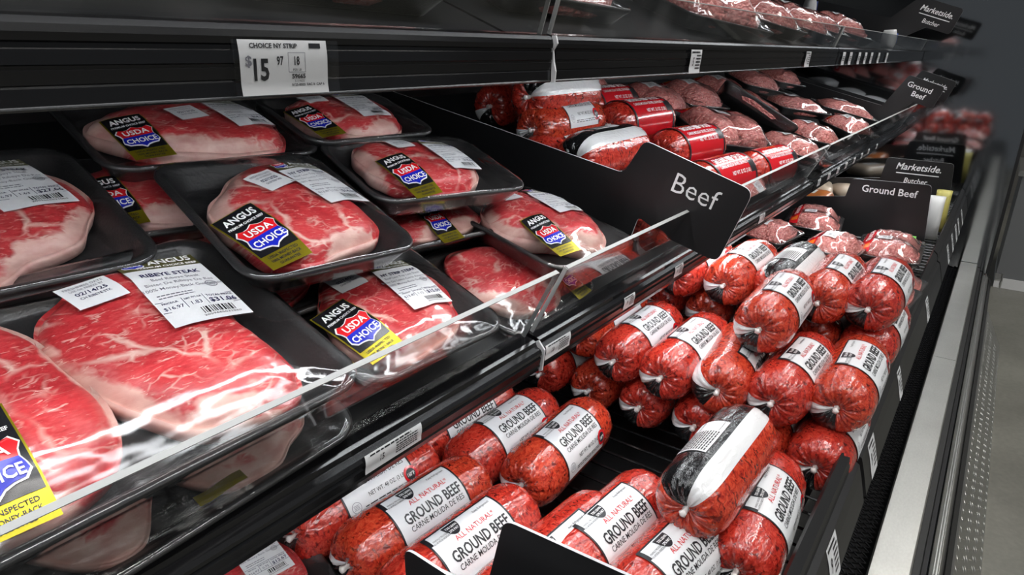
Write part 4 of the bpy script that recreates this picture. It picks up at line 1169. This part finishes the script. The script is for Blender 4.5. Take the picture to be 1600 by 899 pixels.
roll_('c', N + 'low against the large divider on the middle shelf', (.875, .615, -.165), 0, 0, 0, .9)

# ------------------------------------------------------------------ far odds and ends
def pouch(name, label, cat, P, w, d, h, m, lab=None, rotz=0, tilt=0):
    """pillow-shaped bag"""
    t = thing(name, label, cat, None, Matrix.Translation((P[0], P[1], P[2] + HC)) @ Matrix.Rotation(math.radians(rotz), 4, 'Z') @ Matrix.Rotation(math.radians(tilt), 4, 'X'))
    rings = []
    for k in range(9):
        z = k / 8; q = math.sin(math.pi * (.08 + .84 * z)) ** .6
        rings.append([(w / 2 * (1 - .06 * q) * sg(math.cos(a)) * abs(math.cos(a)) ** .5 * (1 + .02 * math.sin(9 * a + k)), d / 2 * q * sg(math.sin(a)) * abs(math.sin(a)) ** .7, h * z) for a in np.linspace(0, 2 * math.pi, 28, endpoint=False)])
    v, f = loft(rings, True, True); obj('bag', mesh('bag', v, f, m, True), t)
    if lab:
        obj('print', Flat().rect(-w * .34, h * .25, w * .34, h * .8, 4, 4).mesh('print', lab, lambda a, b: (a, -d * .52, b)), t)
    return t
def sg(x): return 1 if x >= 0 else -1
for i, (x, y, z, m, lb) in enumerate([(2.72, .56, -.56, 'orange_food', 'orange wrapped pack on the deck behind the wide sign'), (2.95, .60, -.56, 'pale_food', 'pale wrapped pack on the deck beyond the wide sign'), (2.70, .38, -.58, 'orange_food', 'second orange wrapped pack low behind the wide sign'), (3.1, .50, -.57, 'pale_food', 'pale wrapped pack by the end panel')]):
    rings = []
    w, l, h = .2, .15, .05
    v, f = loft([[(a, b_, z_) for a, b_ in rr_pts(w, l, ins, .03)] for ins, z_ in ((.01, 0), (0, .012), (.0, .028), (.008, .042), (.025, .05), (.05, .053))], True, True)
    t = thing('food_pack', lb, 'food pack', 'assorted packs at the far end', Matrix.Translation((x, y, z + HC)) @ Matrix.Rotation(.2 * i, 4, 'Z'))
    obj('wrapped_food', mesh('wrapped_food', v, f, m, True), t)
    fl = Flat().lines(-.03, .03, .012, -.012, 4, i); flat_label(t, 'label', lambda a, b, off: (a, b, .0535 + off), .08, .04, [('lettering', 'ink', fl)])
pouch('snack_bag', 'white printed bag standing by the deck rail past the wide sign', 'bag', (2.66, .135, -.615), .05, .09, .15, 'plastic_white', 'shield_red', 90)
pouch('snack_bag', 'yellow bag standing behind the white bag by the rail', 'bag', (2.80, .125, -.615), .05, .08, .15, 'yellow_bag', None, 90)
for i, (x, y, z) in enumerate([(3.15, .60, -.19), (3.18, .50, -.225), (3.12, .72, -.14)]):
    pouch('white_pack', 'white folded pack lying at the end of the middle shelf', 'food pack', (x, y, z), .20, .05, .12, 'plastic_white', None, 20, -80)['group'] = 'white packs by the end panel'
pouch('printed_pack', 'white pack with blue print on the upper shelf by the script sign', 'food pack', (2.70, .385, .022), .06, .035, .060, 'plastic_white', 'blue_print', 40)
pouch('printed_pack', 'blue and white pack at the back of the upper shelf by the sign', 'food pack', (2.45, .60, .11), .07, .035, .07, 'plastic_white', 'blue_print', 30)
